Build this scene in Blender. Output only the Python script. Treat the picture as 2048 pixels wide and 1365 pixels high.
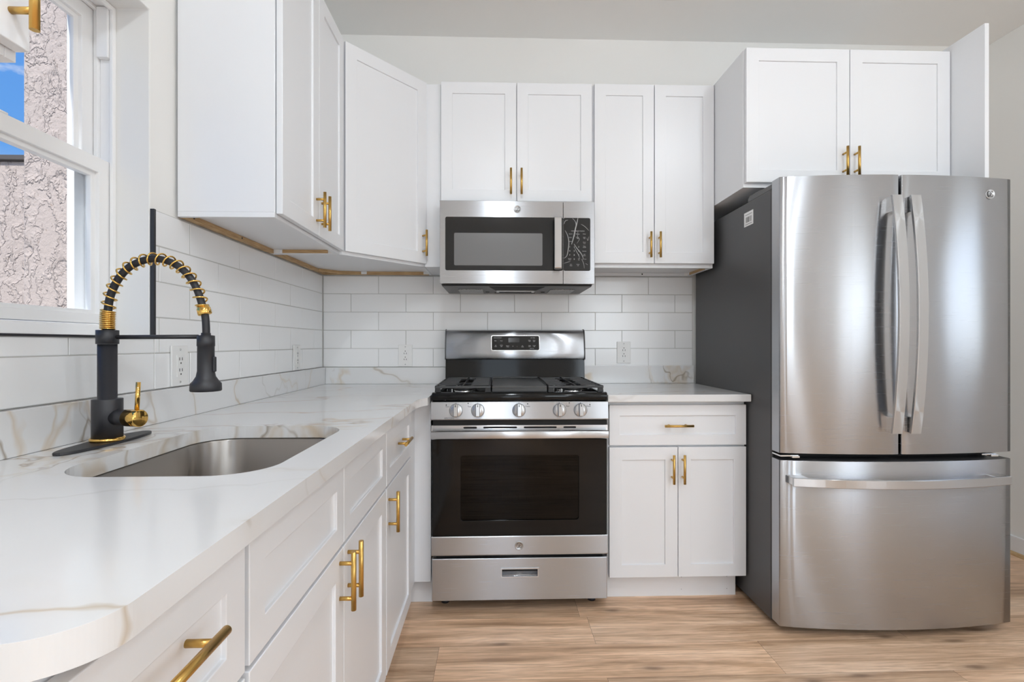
import bpy, bmesh, math, random
from mathutils import Vector, Matrix

random.seed(7)
for o in list(bpy.data.objects):
    bpy.data.objects.remove(o)
SC = bpy.context.scene
COL = SC.collection

# ------------------------------------------------------------------ camera
cam_d = bpy.data.cameras.new('camera')
cam = bpy.data.objects.new('camera', cam_d)
COL.objects.link(cam)
cam.location = (0.954, -2.79, 1.146)
cam.rotation_euler = (math.radians(90), 0, -0.032)
cam_d.sensor_width = 36.0
cam_d.lens = 1000 / 2048 * 36
cam_d.shift_y = 5.5 / 2048
cam_d.clip_start = 0.02
SC.camera = cam

SC.view_settings.view_transform = 'Standard'
SC.view_settings.look = 'None'
SC.view_settings.gamma = 1
SC.view_settings.use_curve_mapping = False
SC.view_settings.exposure = 0.05
SC.cycles.max_bounces = 14
SC.cycles.diffuse_bounces = 8
SC.cycles.glossy_bounces = 6
SC.cycles.transmission_bounces = 8
SC.cycles.transparent_max_bounces = 12
SC.cycles.sample_clamp_indirect = 6
SC.cycles.blur_glossy = 0.4

# ------------------------------------------------------------------ node helpers
class NT:
    def __init__(s, tree):
        s.t = tree
        s.t.nodes.clear()
    def n(s, typ, **kw):
        nd = s.t.nodes.new(typ)
        for k, v in kw.items():
            if k.startswith('i_'):
                nd.inputs[k[2:].replace('_', ' ')].default_value = v
            else:
                setattr(nd, k, v)
        return nd
    def l(s, a, b):
        s.t.links.new(a, b)
    def math(s, op, a, b=None, c=None, clamp=False):
        nd = s.n('ShaderNodeMath', operation=op, use_clamp=clamp)
        for i, v in enumerate((a, b, c)):
            if v is None:
                continue
            if hasattr(v, 'is_linked'):
                s.l(v, nd.inputs[i])
            else:
                nd.inputs[i].default_value = v
        return nd.outputs[0]
    def mix(s, fac, a, b, blend='MIX'):
        nd = s.n('ShaderNodeMix', data_type='RGBA', blend_type=blend)
        for i, v in ((0, fac), (6, a), (7, b)):
            if hasattr(v, 'is_linked'):
                s.l(v, nd.inputs[i])
            else:
                nd.inputs[i].default_value = v if i == 0 else (*v[:3], 1)
        return nd.outputs[2]
    def ramp(s, fac, stops):
        nd = s.n('ShaderNodeValToRGB')
        el = nd.color_ramp.elements
        while len(el) < len(stops):
            el.new(0.5)
        for e, (p, c) in zip(el, stops):
            e.position = p
            e.color = (*c, 1) if isinstance(c, tuple) else (c, c, c, 1)
        s.l(fac, nd.inputs[0])
        return nd.outputs[0]
    def noise(s, vec, scale, detail=2.0, rough=0.5, dist=0.0):
        nd = s.n('ShaderNodeTexNoise')
        nd.inputs['Scale'].default_value = scale
        nd.inputs['Detail'].default_value = detail
        nd.inputs['Roughness'].default_value = rough
        nd.inputs['Distortion'].default_value = dist
        if vec is not None:
            s.l(vec, nd.inputs['Vector'])
        return nd
    def mapping(s, vec, scale=(1, 1, 1), rot=(0, 0, 0), loc=(0, 0, 0)):
        nd = s.n('ShaderNodeMapping')
        nd.inputs['Scale'].default_value = scale
        nd.inputs['Rotation'].default_value = rot
        nd.inputs['Location'].default_value = loc
        s.l(vec, nd.inputs['Vector'])
        return nd.outputs[0]

# ------------------------------------------------------------------ sky and sun
world = bpy.data.worlds.new('sky')
SC.world = world
world.use_nodes = True
w = NT(world.node_tree)
wo = w.n('ShaderNodeOutputWorld')
bg = w.n('ShaderNodeBackground')
tc = w.n('ShaderNodeTexCoord')
sep = w.n('ShaderNodeSeparateXYZ')
w.l(tc.outputs['Generated'], sep.inputs[0])
skyc = w.ramp(sep.outputs['Z'], [(0.0, (0.80, 0.84, 0.88)), (0.10, (0.70, 0.79, 0.90)), (0.27, (0.13, 0.37, 0.86)), (0.8, (0.06, 0.22, 0.70))])
cn = w.noise(w.mapping(tc.outputs['Generated'], (3.2, 3.2, 6.5), loc=(0.35, 0.1, 0.0)), 2.3, 6, 0.55)
cm = w.ramp(cn.outputs['Fac'], [(0.60, 0.0), (0.72, 1.0)])
skyc = w.mix(cm, skyc, (0.95, 0.96, 1.0))
w.l(skyc, bg.inputs['Color'])
bg.inputs['Strength'].default_value = 1.0
w.l(bg.outputs[0], wo.inputs[0])

sun_d = bpy.data.lights.new('sun', 'SUN')
sun_d.energy = 4.0
sun_d.angle = math.radians(2)
sun_d.color = (1.0, 0.975, 0.94)
sun = bpy.data.objects.new('sun', sun_d)
COL.objects.link(sun)
sun.rotation_euler = Vector((-0.15, -1.0, 1.2)).to_track_quat('Z', 'Y').to_euler()

# added fill at the rear door, daylight in the other glazed openings, and the ceiling downlights
def area(name, loc, size, energy, color, rot=(0, 0, 0), disk=False, size_y=None):
    d = bpy.data.lights.new(name, 'AREA')
    d.energy = energy
    d.color = color
    d.shape = 'DISK' if disk else 'RECTANGLE'
    d.size = size
    if not disk:
        d.size_y = size_y or size
    o = bpy.data.objects.new(name, d)
    COL.objects.link(o)
    o.location = loc
    o.rotation_euler = rot
    return o

REAR = -5.6
area('rear_door_fill', (1.02, REAR + 0.03, 1.25), 0.62, 7, (0.84, 0.93, 1.0), (math.radians(90), 0, 0), size_y=1.9)  # fill light added at the unseen rear door to brighten the room
area('daylight_rear_window', (2.75, REAR + 0.03, 1.55), 0.9, 18, (0.84, 0.93, 1.0), (math.radians(90), 0, 0), size_y=1.2)
RIGHTX = 3.78
SIDEWIN = [(-1.86, -1.40), (-4.25, -3.10)]     # y ranges of the two side windows
for (a_, b_), p_ in zip(SIDEWIN, (2.0, 12)):
    area('daylight_side_window', (RIGHTX + 0.02, (a_ + b_) / 2, 1.50), b_ - a_ - 0.1, p_, (0.88, 0.95, 1.0), (math.radians(90), 0, math.radians(90)), size_y=1.0)
LAMPS = [(1.0, -2.95, 22), (2.45, -2.25, 14), (0.98, -3.92, 15), (2.9, -4.5, 17)]
CEIL = 2.86
LAMP_R = 0.070       # glowing glass domes of the flush ceiling lights, built further down

# ------------------------------------------------------------------ materials
def mat(name, color, rough=0.5, metal=0.0, spec=0.5, coat=0.0):
    m = bpy.data.materials.new(name)
    m.use_nodes = True
    t = NT(m.node_tree)
    out = t.n('ShaderNodeOutputMaterial')
    p = t.n('ShaderNodeBsdfPrincipled')
    p.inputs['Base Color'].default_value = (*color, 1)
    p.inputs['Roughness'].default_value = rough
    p.inputs['Metallic'].default_value = metal
    p.inputs['Specular IOR Level'].default_value = spec
    p.inputs['Coat Weight'].default_value = coat
    t.l(p.outputs[0], out.inputs[0])
    return m, t, p

def bump(t, p, height, strength=0.1, dist=0.01):
    b = t.n('ShaderNodeBump')
    b.inputs['Strength'].default_value = strength
    b.inputs['Distance'].default_value = dist
    t.l(height, b.inputs['Height'])
    t.l(b.outputs[0], p.inputs['Normal'])

def objco(t):
    return t.n('ShaderNodeTexCoord').outputs['Object']

def paint(name, c, rough, bs=0.04, sc=220):
    m, t, p = mat(name, c, rough)
    nz = t.noise(objco(t), sc, 3)
    bump(t, p, nz.outputs['Fac'], bs, 0.002)
    return m

M = {}
M['wall'] = paint('wall_paint', (0.80, 0.795, 0.775), 0.6)
M['ceiling'] = paint('ceiling_paint', (0.84, 0.838, 0.825), 0.75)
M['cab'] = paint('cabinet_white', (0.785, 0.80, 0.825), 0.32, 0.015, 300)
M['vinyl'] = paint('window_vinyl', (0.86, 0.86, 0.86), 0.35, 0.01)
M['plate'] = mat('outlet_plastic', (0.80, 0.80, 0.79), 0.35)[0]
M['slot'] = mat('socket_slot', (0.02, 0.02, 0.02), 0.6)[0]
M['screw'] = mat('screw_metal', (0.55, 0.55, 0.55), 0.35, 1.0)[0]
M['matteblack'] = mat('matte_black_metal', (0.022, 0.022, 0.026), 0.42)[0]
M['rubber'] = mat('black_hose', (0.018, 0.018, 0.022), 0.55)[0]
M['blackgloss'] = mat('black_enamel', (0.005, 0.005, 0.005), 0.08, 0.0, 0.28)[0]
M['blackpanel'] = mat('black_control_glass', (0.018, 0.018, 0.018), 0.07, 0.0, 0.35)[0]
M['display'] = mat('dark_display', (0.008, 0.008, 0.009), 0.08)[0]
M['castiron'] = paint('cast_iron', (0.016, 0.016, 0.017), 0.40, 0.08, 600)
M['griddle'] = paint('griddle_iron', (0.055, 0.055, 0.055), 0.40, 0.05, 500)
M['fridgeside'] = paint('fridge_side_grey', (0.062, 0.062, 0.064), 0.42, 0.05, 700)
M['darkgrey'] = mat('dark_grey_plastic', (0.10, 0.10, 0.102), 0.45)[0]
M['print'] = mat('panel_print', (0.62, 0.62, 0.62), 0.5)[0]
M['ink'] = mat('black_ink', (0.03, 0.03, 0.03), 0.5)[0]
M['sticker'] = mat('white_sticker', (0.85, 0.85, 0.85), 0.5)[0]
M['grout'] = paint('grout', (0.50, 0.495, 0.48), 0.85)
M['gap'] = mat('dark_gap', (0.01, 0.01, 0.01), 0.7)[0]
M['film'] = None
M['chrome'] = mat('bright_metal', (0.78, 0.78, 0.78), 0.22, 1.0)[0]
M['emblem'] = mat('emblem_metal', (0.52, 0.52, 0.525), 0.34, 1.0)[0]
M['mesh'] = None

# tile: glazed white, slightly wavy
m, t, p = mat('tile_glaze', (0.85, 0.855, 0.86), 0.14, 0, 0.5)
nz = t.noise(objco(t), 7, 2)
bump(t, p, nz.outputs['Fac'], 0.10, 0.01)
M['tile'] = m

# gold
def gold(name, c, rough):
    m, t, p = mat(name, c, rough, 1.0)
    nz = t.noise(t.mapping(objco(t), (40, 40, 900)), 4, 2)
    bump(t, p, nz.outputs['Fac'], 0.02 if rough > 0.15 else 0.0, 0.001)
    return m
M['gold'] = gold('brushed_gold', (0.62, 0.39, 0.115), 0.30)
M['goldpol'] = gold('polished_gold', (0.84, 0.53, 0.15), 0.09)

# stainless, brushed along the horizontal
def steel(name, c, rough, aniso=1.0, vertical_grain=False, fine=0.03):
    m, t, p = mat(name, c, rough, 1.0)
    p.inputs['Anisotropic'].default_value = aniso
    tg = t.n('ShaderNodeTangent', direction_type='RADIAL', axis='Z')
    t.l(tg.outputs[0], p.inputs['Tangent'])
    p.inputs['Anisotropic Rotation'].default_value = 0.0 if vertical_grain else 0.25
    sc = (500, 500, 6) if vertical_grain else (6, 6, 700)
    nz = t.noise(t.mapping(objco(t), sc), 1.0, 3)
    r = t.math('MULTIPLY_ADD', nz.outputs['Fac'], 0.02, rough - 0.01)
    t.l(r, p.inputs['Roughness'])
    return m
M['steel'] = steel('stainless_steel', (0.47, 0.48, 0.50), 0.27)
M['steelbright'] = steel('stainless_trim', (0.58, 0.59, 0.605), 0.24)
M['steelsink'] = steel('sink_steel', (0.40, 0.375, 0.35), 0.33, 0.8)

# tinted glass (oven, microwave) and clear window glass
def glassmat(name, tint, refl, rough=0.02):
    m = bpy.data.materials.new(name)
    m.use_nodes = True
    t = NT(m.node_tree)
    out = t.n('ShaderNodeOutputMaterial')
    tr = t.n('ShaderNodeBsdfTransparent')
    tr.inputs[0].default_value = (*tint, 1)
    gl = t.n('ShaderNodeBsdfGlossy')
    gl.inputs['Roughness'].default_value = rough
    gl.inputs['Color'].default_value = (1, 1, 1, 1)
    fr = t.n('ShaderNodeFresnel')
    fr.inputs['IOR'].default_value = refl
    mx = t.n('ShaderNodeMixShader')
    geo = t.n('ShaderNodeNewGeometry')      # reflect at the outer skin only
    t.l(t.math('MULTIPLY', fr.outputs[0], t.math('SUBTRACT', 1.0, geo.outputs['Backfacing'])), mx.inputs[0])
    t.l(tr.outputs[0], mx.inputs[1])
    t.l(gl.outputs[0], mx.inputs[2])
    t.l(mx.outputs[0], out.inputs[0])
    return m
M['glass'] = glassmat('clear_glass', (0.97, 0.98, 0.975), 1.25, 0.0)
M['ovenglass'] = glassmat('oven_glass', (0.14, 0.14, 0.14), 1.30, 0.015)
M['ovencavity'] = mat('oven_enamel', (0.10, 0.10, 0.105), 0.35)[0]
M['mwscreen'] = mat('microwave_screen', (0.155, 0.155, 0.155), 0.22)[0]
M['filmplastic'] = mat('clear_film_wrinkle', (0.42, 0.42, 0.42), 0.22)[0]

# metal mesh for the microwave grease filters
m, t, p = mat('filter_mesh', (0.30, 0.30, 0.30), 0.4, 0.9)
vz = t.n('ShaderNodeTexVoronoi')
vz.inputs['Scale'].default_value = 260
t.l(objco(t), vz.inputs['Vector'])
t.l(t.ramp(vz.outputs['Distance'], [(0.2, 0.06), (0.6, 0.42)]), p.inputs['Base Color'])
M['mesh'] = m

# raw plywood edge
m, t, p = mat('raw_wood', (0.55, 0.36, 0.17), 0.6)
nz = t.noise(t.mapping(objco(t), (6, 6, 120)), 3, 4)
t.l(t.ramp(nz.outputs['Fac'], [(0.3, (0.36, 0.215, 0.095)), (0.7, (0.60, 0.41, 0.21))]), p.inputs['Base Color'])
M['rawwood'] = m

# quartz: white with warm and grey veins
def quartz(name, loc, spots):
    m, t, p = mat(name, (0.8, 0.8, 0.8), 0.14)
    co = objco(t)
    warp = t.noise(co, 2.2, 4, 0.55)
    wv = t.n('ShaderNodeVectorMath', operation='MULTIPLY_ADD')
    t.l(warp.outputs['Color'], wv.inputs[0])
    wv.inputs[1].default_value = (0.30, 0.30, 0.30)
    t.l(co, wv.inputs[2])
    def vein(rot, sc, loc2, width, off):
        mp = t.mapping(wv.outputs[0], sc, rot, loc2)
        n = t.noise(mp, 1.0, 3, 0.45)
        d = t.math('ABSOLUTE', t.math('SUBTRACT', n.outputs['Fac'], off))
        return t.math('SUBTRACT', 1.0, t.math('DIVIDE', d, width, clamp=True), clamp=True)
    v1 = vein((0, 0, 0.65), (0.75, 2.6, 1.6), loc, 0.0085, 0.5)
    v2 = vein((0.2, 0, 0.9), (0.8, 2.4, 2.0), (loc[0] + 3, loc[1] + 1, 2), 0.007, 0.47)
    v3 = vein((0.3, 0.5, 0.35), (2.6, 5.0, 4.0), (loc[0] + 7, 4, 1), 0.011, 0.5)
    halo = vein((0, 0, 0.65), (0.75, 2.6, 1.6), loc, 0.035, 0.5)
    msk = t.noise(co, 1.9, 2)
    mk = t.ramp(msk.outputs['Fac'], [(0.38, 0.18), (0.58, 1.0)])
    # busy patches of veining that the slab has in a few places
    busy = None
    for (sx, sy, sz, r) in spots:
        dv = t.n('ShaderNodeVectorMath', operation='DISTANCE')
        t.l(co, dv.inputs[0])
        dv.inputs[1].default_value = (sx, sy, sz)
        b = t.math('SUBTRACT', 1.0, t.math('DIVIDE', dv.outputs['Value'], r, clamp=True), clamp=True)
        b = t.math('MULTIPLY', b, 2.0, clamp=True)
        busy = b if busy is None else t.math('MAXIMUM', busy, b)
    base = t.mix(t.math('MULTIPLY', halo, 0.28), (0.735, 0.738, 0.742), (0.66, 0.62, 0.56))
    tone = t.ramp(msk.outputs['Color'], [(0.35, (0.40, 0.36, 0.31)), (0.65, (0.60, 0.46, 0.30))])
    c = t.mix(t.math('MULTIPLY', t.math('MULTIPLY', v1, mk), 0.75), base, tone)
    c = t.mix(t.math('MULTIPLY', t.math('MULTIPLY', v2, mk), 0.5), c, (0.48, 0.46, 0.43))
    if busy is not None:
        v4 = vein((0.5, 0.4, 0.3), (7, 9, 3.2), (1, 2, 3), 0.05, 0.5)
        v5 = vein((0.1, 0.9, 0.2), (6, 7, 2.6), (5, 2, 3), 0.018, 0.49)
        c = t.mix(t.math('MULTIPLY', t.math('MULTIPLY', v4, busy), 0.6), c, (0.60, 0.49, 0.36))
        c = t.mix(t.math('MULTIPLY', t.math('MULTIPLY', v5, busy), 0.8), c, (0.30, 0.24, 0.17))
    t.l(c, p.inputs['Base Color'])
    return m
M['quartz'] = quartz('quartz', (0.3, 0.2, 0.1), [(0.02, -1.72, 0.97, 0.30), (0.11, -0.01, 0.96, 0.07), (0.5, -1.43, 0.905, 0.13), (0.35, -1.43, 0.905, 0.05)])
M['quartzright'] = quartz('quartz_right', (2.3, 1.2, 0.4), [(1.93, -0.01, 0.97, 0.15)])

# wood plank floor
m, t, p = mat('oak_plank', (0.5, 0.35, 0.22), 0.36)
co = objco(t)
at = t.n('ShaderNodeAttribute', attribute_name='plank')
cmb = t.n('ShaderNodeCombineXYZ')
t.l(t.math('MULTIPLY', at.outputs['Fac'], 37.0), cmb.inputs[0])
t.l(t.math('MULTIPLY', at.outputs['Fac'], 91.0), cmb.inputs[1])
addv = t.n('ShaderNodeVectorMath', operation='ADD')
t.l(co, addv.inputs[0])
t.l(cmb.outputs[0], addv.inputs[1])
bands = t.noise(t.mapping(addv.outputs[0], (0.75, 10.0, 1)), 1.6, 8, 0.66, 0.35)
grain = t.noise(t.mapping(addv.outputs[0], (3.0, 60.0, 1)), 2.0, 4, 0.6, 0.4)
kn = t.n('ShaderNodeTexVoronoi', voronoi_dimensions='2D')
kn.inputs['Scale'].default_value = 1.0
kn.inputs['Randomness'].default_value = 1.0
kwarp = t.noise(t.mapping(addv.outputs[0], (3, 9, 1)), 1.5, 3)
kv = t.n('ShaderNodeVectorMath', operation='MULTIPLY_ADD')
t.l(kwarp.outputs['Color'], kv.inputs[0])
kv.inputs[1].default_value = (0.14, 0.14, 0)
t.l(t.mapping(addv.outputs[0], (1.35, 4.6, 1)), kv.inputs[2])
t.l(kv.outputs[0], kn.inputs['Vector'])
knot = t.ramp(kn.outputs['Distance'], [(0.01, 1.0), (0.10, 0.0)])
rings = t.math('SINE', t.math('MULTIPLY', kn.outputs['Distance'], 75.0))
ringm = t.ramp(kn.outputs['Distance'], [(0.03, 0.9), (0.34, 0.0)])
c = t.ramp(bands.outputs['Fac'], [(0.34, (0.27, 0.165, 0.098)), (0.45, (0.46, 0.305, 0.195)), (0.55, (0.58, 0.41, 0.28)), (0.68, (0.72, 0.545, 0.40))])
c = t.mix(t.math('MULTIPLY', t.ramp(grain.outputs['Fac'], [(0.36, 1.0), (0.54, 0.0)]), 0.5), c, (0.27, 0.165, 0.095))
c = t.mix(t.math('MULTIPLY', t.math('MULTIPLY', t.math('MULTIPLY_ADD', rings, 0.5, 0.5), ringm), 0.35), c, (0.25, 0.15, 0.085))
c = t.mix(t.math('MULTIPLY', knot, 0.75), c, (0.12, 0.068, 0.04))
tone = t.ramp(at.outputs['Fac'], [(0.0, (1.14, 1.14, 1.13)), (0.5, (1.32, 1.30, 1.28)), (1.0, (1.48, 1.43, 1.38))])
c = t.mix(1.0, c, tone, 'MULTIPLY')
t.l(c, p.inputs['Base Color'])
bump(t, p, grain.outputs['Fac'], 0.06, 0.003)
M['floor'] = m

# rough stucco outdoors
m, t, p = mat('stucco', (0.60, 0.53, 0.50), 0.9)
co = objco(t)
sw = t.noise(co, 5.0, 4, 0.6)
sv = t.n('ShaderNodeVectorMath', operation='MULTIPLY_ADD')
t.l(sw.outputs['Color'], sv.inputs[0])
sv.inputs[1].default_value = (0.16, 0.16, 0.16)
t.l(co, sv.inputs[2])
s1 = t.noise(t.mapping(sv.outputs[0], (8.5, 8.5, 3.6)), 1.2, 4, 0.55)
ridge = t.ramp(s1.outputs['Fac'], [(0.36, 0.15), (0.455, 0.95), (0.475, 0.30), (0.56, 0.45), (0.60, 0.80), (0.62, 0.45)])
s2 = t.noise(co, 45, 5, 0.7)
h = t.math('ADD', ridge, t.math('MULTIPLY', s2.outputs['Fac'], 0.45))
bump(t, p, h, 0.75, 0.022)
t.l(t.mix(t.ramp(s2.outputs['Fac'], [(0.32, 1.0), (0.40, 0.0)]), (0.62, 0.515, 0.455), (0.44, 0.33, 0.265)), p.inputs['Base Color'])
M['stucco'] = m
M['flashing'] = mat('roof_edge', (0.10, 0.085, 0.075), 0.6)[0]
m, t, p = mat('garden_ground', (0.32, 0.31, 0.29), 0.9)
bump(t, p, t.noise(objco(t), 30, 4).outputs['Fac'], 0.3, 0.02)
M['ground'] = m
# glowing glass of the ceiling lights
def lampglass(watt):
    m = bpy.data.materials.new('lamp_glass')
    m.use_nodes = True
    t = NT(m.node_tree)
    out = t.n('ShaderNodeOutputMaterial')
    em = t.n('ShaderNodeEmission')
    em.inputs[0].default_value = (0.855, 0.93, 1.0, 1)
    em.inputs[1].default_value = watt / (math.pi * 2 * math.pi * LAMP_R ** 2)
    t.l(em.outputs[0], out.inputs[0])
    return m
LENS = {wt: lampglass(wt) for wt in sorted({l_[2] for l_ in LAMPS})}

# ------------------------------------------------------------------ mesh helpers
class MB:
    def __init__(s):
        s.bm = bmesh.new()
        s.mats = []
        s.cur = 0
    def use(s, m):
        if m not in s.mats:
            s.mats.append(m)
        s.cur = s.mats.index(m)
        return s
    def _f(s, vs, smooth=False):
        try:
            f = s.bm.faces.new(vs)
        except ValueError:
            return None
        f.material_index = s.cur
        f.smooth = smooth
        return f
    def v(s, co):
        return s.bm.verts.new(co)
    def box(s, x0, x1, y0, y1, z0, z1):
        x0, x1 = sorted((x0, x1)); y0, y1 = sorted((y0, y1)); z0, z1 = sorted((z0, z1))
        V = [s.v((x, y, z)) for z in (z0, z1) for y in (y0, y1) for x in (x0, x1)]
        for q in ((0, 2, 3, 1), (4, 5, 7, 6), (0, 1, 5, 4), (2, 6, 7, 3), (0, 4, 6, 2), (1, 3, 7, 5)):
            s._f([V[i] for i in q])
        return s
    def prism(s, pts, z0, z1, axis='z', smooth=False):
        """polygon pts (a,b) extruded along an axis: z:(x,y) y:(x,z) x:(y,z)"""
        def mk(a, b, c):
            return (a, b, c) if axis == 'z' else (a, c, b) if axis == 'y' else (c, a, b)
        A = [s.v(mk(a, b, z0)) for a, b in pts]
        B = [s.v(mk(a, b, z1)) for a, b in pts]
        n = len(pts)
        s._f(A[::-1]); s._f(B)
        for i in range(n):
            s._f([A[i], A[(i + 1) % n], B[(i + 1) % n], B[i]], smooth)
        return s
    def plate(s, outer, holes, z0, z1, axis='z'):
        """polygon with holes, with thickness"""
        def mk(a, b, c):
            return (a, b, c) if axis == 'z' else (a, c, b) if axis == 'y' else (c, a, b)
        rings = []
        for z in (z0, z1):
            loops = []
            es = []
            for lp in [outer] + holes:
                vs = [s.v(mk(a, b, z)) for a, b in lp]
                loops.append(vs)
                for i in range(len(vs)):
                    es.append(s.bm.edges.new((vs[i], vs[(i + 1) % len(vs)])))
            r = bmesh.ops.triangle_fill(s.bm, edges=es, use_beauty=True)
            for g in r['geom']:
                if isinstance(g, bmesh.types.BMFace):
                    g.material_index = s.cur
            rings.append(loops)
        for la, lb in zip(*rings):
            n = len(la)
            for i in range(n):
                s._f([la[i], la[(i + 1) % n], lb[(i + 1) % n], lb[i]])
        return s
    def tube(s, path, r, seg=12, caps=True, closed=False, rad=None):
        P = [Vector(p) for p in path]
        n = len(P)
        rings = []
        prev = None
        for i in range(n):
            if closed:
                d = P[(i + 1) % n] - P[i - 1]
            else:
                d = (P[min(i + 1, n - 1)] - P[max(i - 1, 0)])
            d.normalize()
            if prev is None:
                a = Vector((0, 0, 1)) if abs(d.z) < 0.9 else Vector((1, 0, 0))
                u = d.cross(a).normalized()
            else:
                u = prev - d * prev.dot(d)
                u.normalize()
            prev = u
            vv = d.cross(u)
            rr = rad[i] if rad else r
            rings.append([s.v(P[i] + (u * math.cos(2 * math.pi * k / seg) + vv * math.sin(2 * math.pi * k / seg)) * rr) for k in range(seg)])
        m = n if closed else n - 1
        for i in range(m):
            A, B = rings[i], rings[(i + 1) % n]
            for k in range(seg):
                s._f([A[k], A[(k + 1) % seg], B[(k + 1) % seg], B[k]], True)
        if caps and not closed:
            s._f(rings[0][::-1]); s._f(rings[-1])
        return s
    def cyl(s, a, b, r, seg=20):
        return s.tube([a, b], r, seg)
    def lathe(s, prof, origin=(0, 0, 0), axis='z', seg=32, smooth=True):
        """prof: list of (radius, height)"""
        o = Vector(origin)
        ax = {'z': (Vector((1, 0, 0)), Vector((0, 1, 0)), Vector((0, 0, 1))),
              'y': (Vector((1, 0, 0)), Vector((0, 0, 1)), Vector((0, -1, 0))),
              'x': (Vector((0, 1, 0)), Vector((0, 0, 1)), Vector((1, 0, 0)))}[axis] if isinstance(axis, str) else axis
        rings = []
        for r, h in prof:
            if r < 1e-6:
                rings.append([s.v(o + ax[2] * h)])
            else:
                rings.append([s.v(o + ax[2] * h + (ax[0] * math.cos(2 * math.pi * k / seg) + ax[1] * math.sin(2 * math.pi * k / seg)) * r) for k in range(seg)])
        for A, B in zip(rings, rings[1:]):
            for k in range(seg):
                k2 = (k + 1) % seg
                if len(A) == 1 and len(B) == 1:
                    continue
                if len(A) == 1:
                    s._f([A[0], B[k2], B[k]], smooth)
                elif len(B) == 1:
                    s._f([A[k], A[k2], B[0]], smooth)
                else:
                    s._f([A[k], A[k2], B[k2], B[k]], smooth)
        for R, rev in ((rings[0], True), (rings[-1], False)):
            if len(R) > 1:
                s._f(R[::-1] if rev else R)
        return s
    def loft(s, rings, smooth=True, cap0=True, cap1=True):
        R = [[s.v(c) for c in r] for r in rings]
        n = len(R[0])
        for A, B in zip(R, R[1:]):
            for k in range(n):
                s._f([A[k], A[(k + 1) % n], B[(k + 1) % n], B[k]], smooth)
        if cap0: s._f(R[0][::-1])
        if cap1: s._f(R[-1])
        return s
    def shaker(s, x0, x1, z0, z1, yf, t=0.019, fw=0.058, rec=0.007):
        """five-piece door slab; front at y = yf (facing -y)"""
        def ring(a0, a1, b0, b1, y):
            return [s.v((a0, y, b0)), s.v((a1, y, b0)), s.v((a1, y, b1)), s.v((a0, y, b1))]
        O = ring(x0, x1, z0, z1, yf)
        I = ring(x0 + fw, x1 - fw, z0 + fw, z1 - fw, yf)
        R = ring(x0 + fw, x1 - fw, z0 + fw, z1 - fw, yf + rec)
        Bk = ring(x0, x1, z0, z1, yf + t)
        for k in range(4):
            j = (k + 1) % 4
            s._f([O[k], O[j], I[j], I[k]])
            s._f([I[k], I[j], R[j], R[k]])
            s._f([Bk[k], Bk[j], O[j], O[k]])
        s._f(R); s._f(Bk[::-1])
        return s
    def text(s, string, x, z, y, size, align='CENTER', m=None):
        """flat lettering facing -y"""
        cu = bpy.data.curves.new('lettering', 'FONT')
        cu.body = string
        cu.size = size
        cu.align_x = align
        cu.align_y = 'CENTER'
        cu.resolution_u = 2
        ob = bpy.data.objects.new('lettering', cu)
        COL.objects.link(ob)
        bpy.context.view_layer.update()
        me = bpy.data.meshes.new_from_object(ob.evaluated_get(bpy.context.evaluated_depsgraph_get()))
        bpy.data.objects.remove(ob)
        T = m if m is not None else Matrix.Translation((x, y, z)) @ Matrix.Rotation(math.radians(90), 4, 'X')
        vs = [s.v(T @ v.co) for v in me.vertices]
        for p_ in me.polygons:
            s._f([vs[i] for i in p_.vertices])
        bpy.data.meshes.remove(me)
        return s
    def build(s, name, material=None, parent=None, bevel=0.0, seg=2, fix=True, angle=35):
        me = bpy.data.meshes.new(name)
        if fix:
            bmesh.ops.recalc_face_normals(s.bm, faces=s.bm.faces)
        s.bm.to_mesh(me)
        s.bm.free()
        for mm in (s.mats or [material]):
            me.materials.append(mm)
        o = bpy.data.objects.new(name, me)
        COL.objects.link(o)
        if parent is not None:
            o.parent = parent
        if bevel:
            b = o.modifiers.new('edge', 'BEVEL')
            b.width = bevel
            b.segments = seg
            b.limit_method = 'ANGLE'
            b.angle_limit = math.radians(angle)
        return o

def tag(o, label, cat, group=None):
    o['label'] = label
    o['category'] = cat
    if group:
        o['group'] = group
    return o

def thing(name, label, cat, loc=(0, 0, 0), rotz=0.0, group=None):
    o = bpy.data.objects.new(name, None)
    o.empty_display_size = 0.1
    COL.objects.link(o)
    o.location = loc
    o.rotation_euler = (0, 0, rotz)
    return tag(o, label, cat, group)

def struct(o):
    o['kind'] = 'structure'
    return o

def rrect(x0, x1, y0, y1, r, n=6):
    pts = []
    for cx, cy, a0 in ((x1 - r, y1 - r, 0), (x0 + r, y1 - r, 90), (x0 + r, y0 + r, 180), (x1 - r, y0 + r, 270)):
        for k in range(n + 1):
            a = math.radians(a0 + 90 * k / n)
            pts.append((cx + r * math.cos(a), cy + r * math.sin(a)))
    return pts

def dup_tree(root, loc, label, rotz=None):
    r = root.copy(); COL.objects.link(r)
    r.location = loc
    if rotz is not None:
        r.rotation_euler = (0, 0, rotz)
    r['label'] = label
    for ch in list(root.children):
        c_ = ch.copy(); COL.objects.link(c_); c_.parent = r
        for g in list(ch.children):
            d_ = g.copy(); COL.objects.link(d_); d_.parent = c_
    return r

# ------------------------------------------------------------------ the setting
RIGHT = 3.78
WT = 0.20            # outside wall thickness
WX = -0.008          # painted face of the left wall (tiles stand 8 mm proud)
WY = 0.008           # painted face of the back wall
WIN = (-2.05, -1.369, 1.168, 2.075)   # y0, y1, z0, z1 of the window recess

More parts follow.
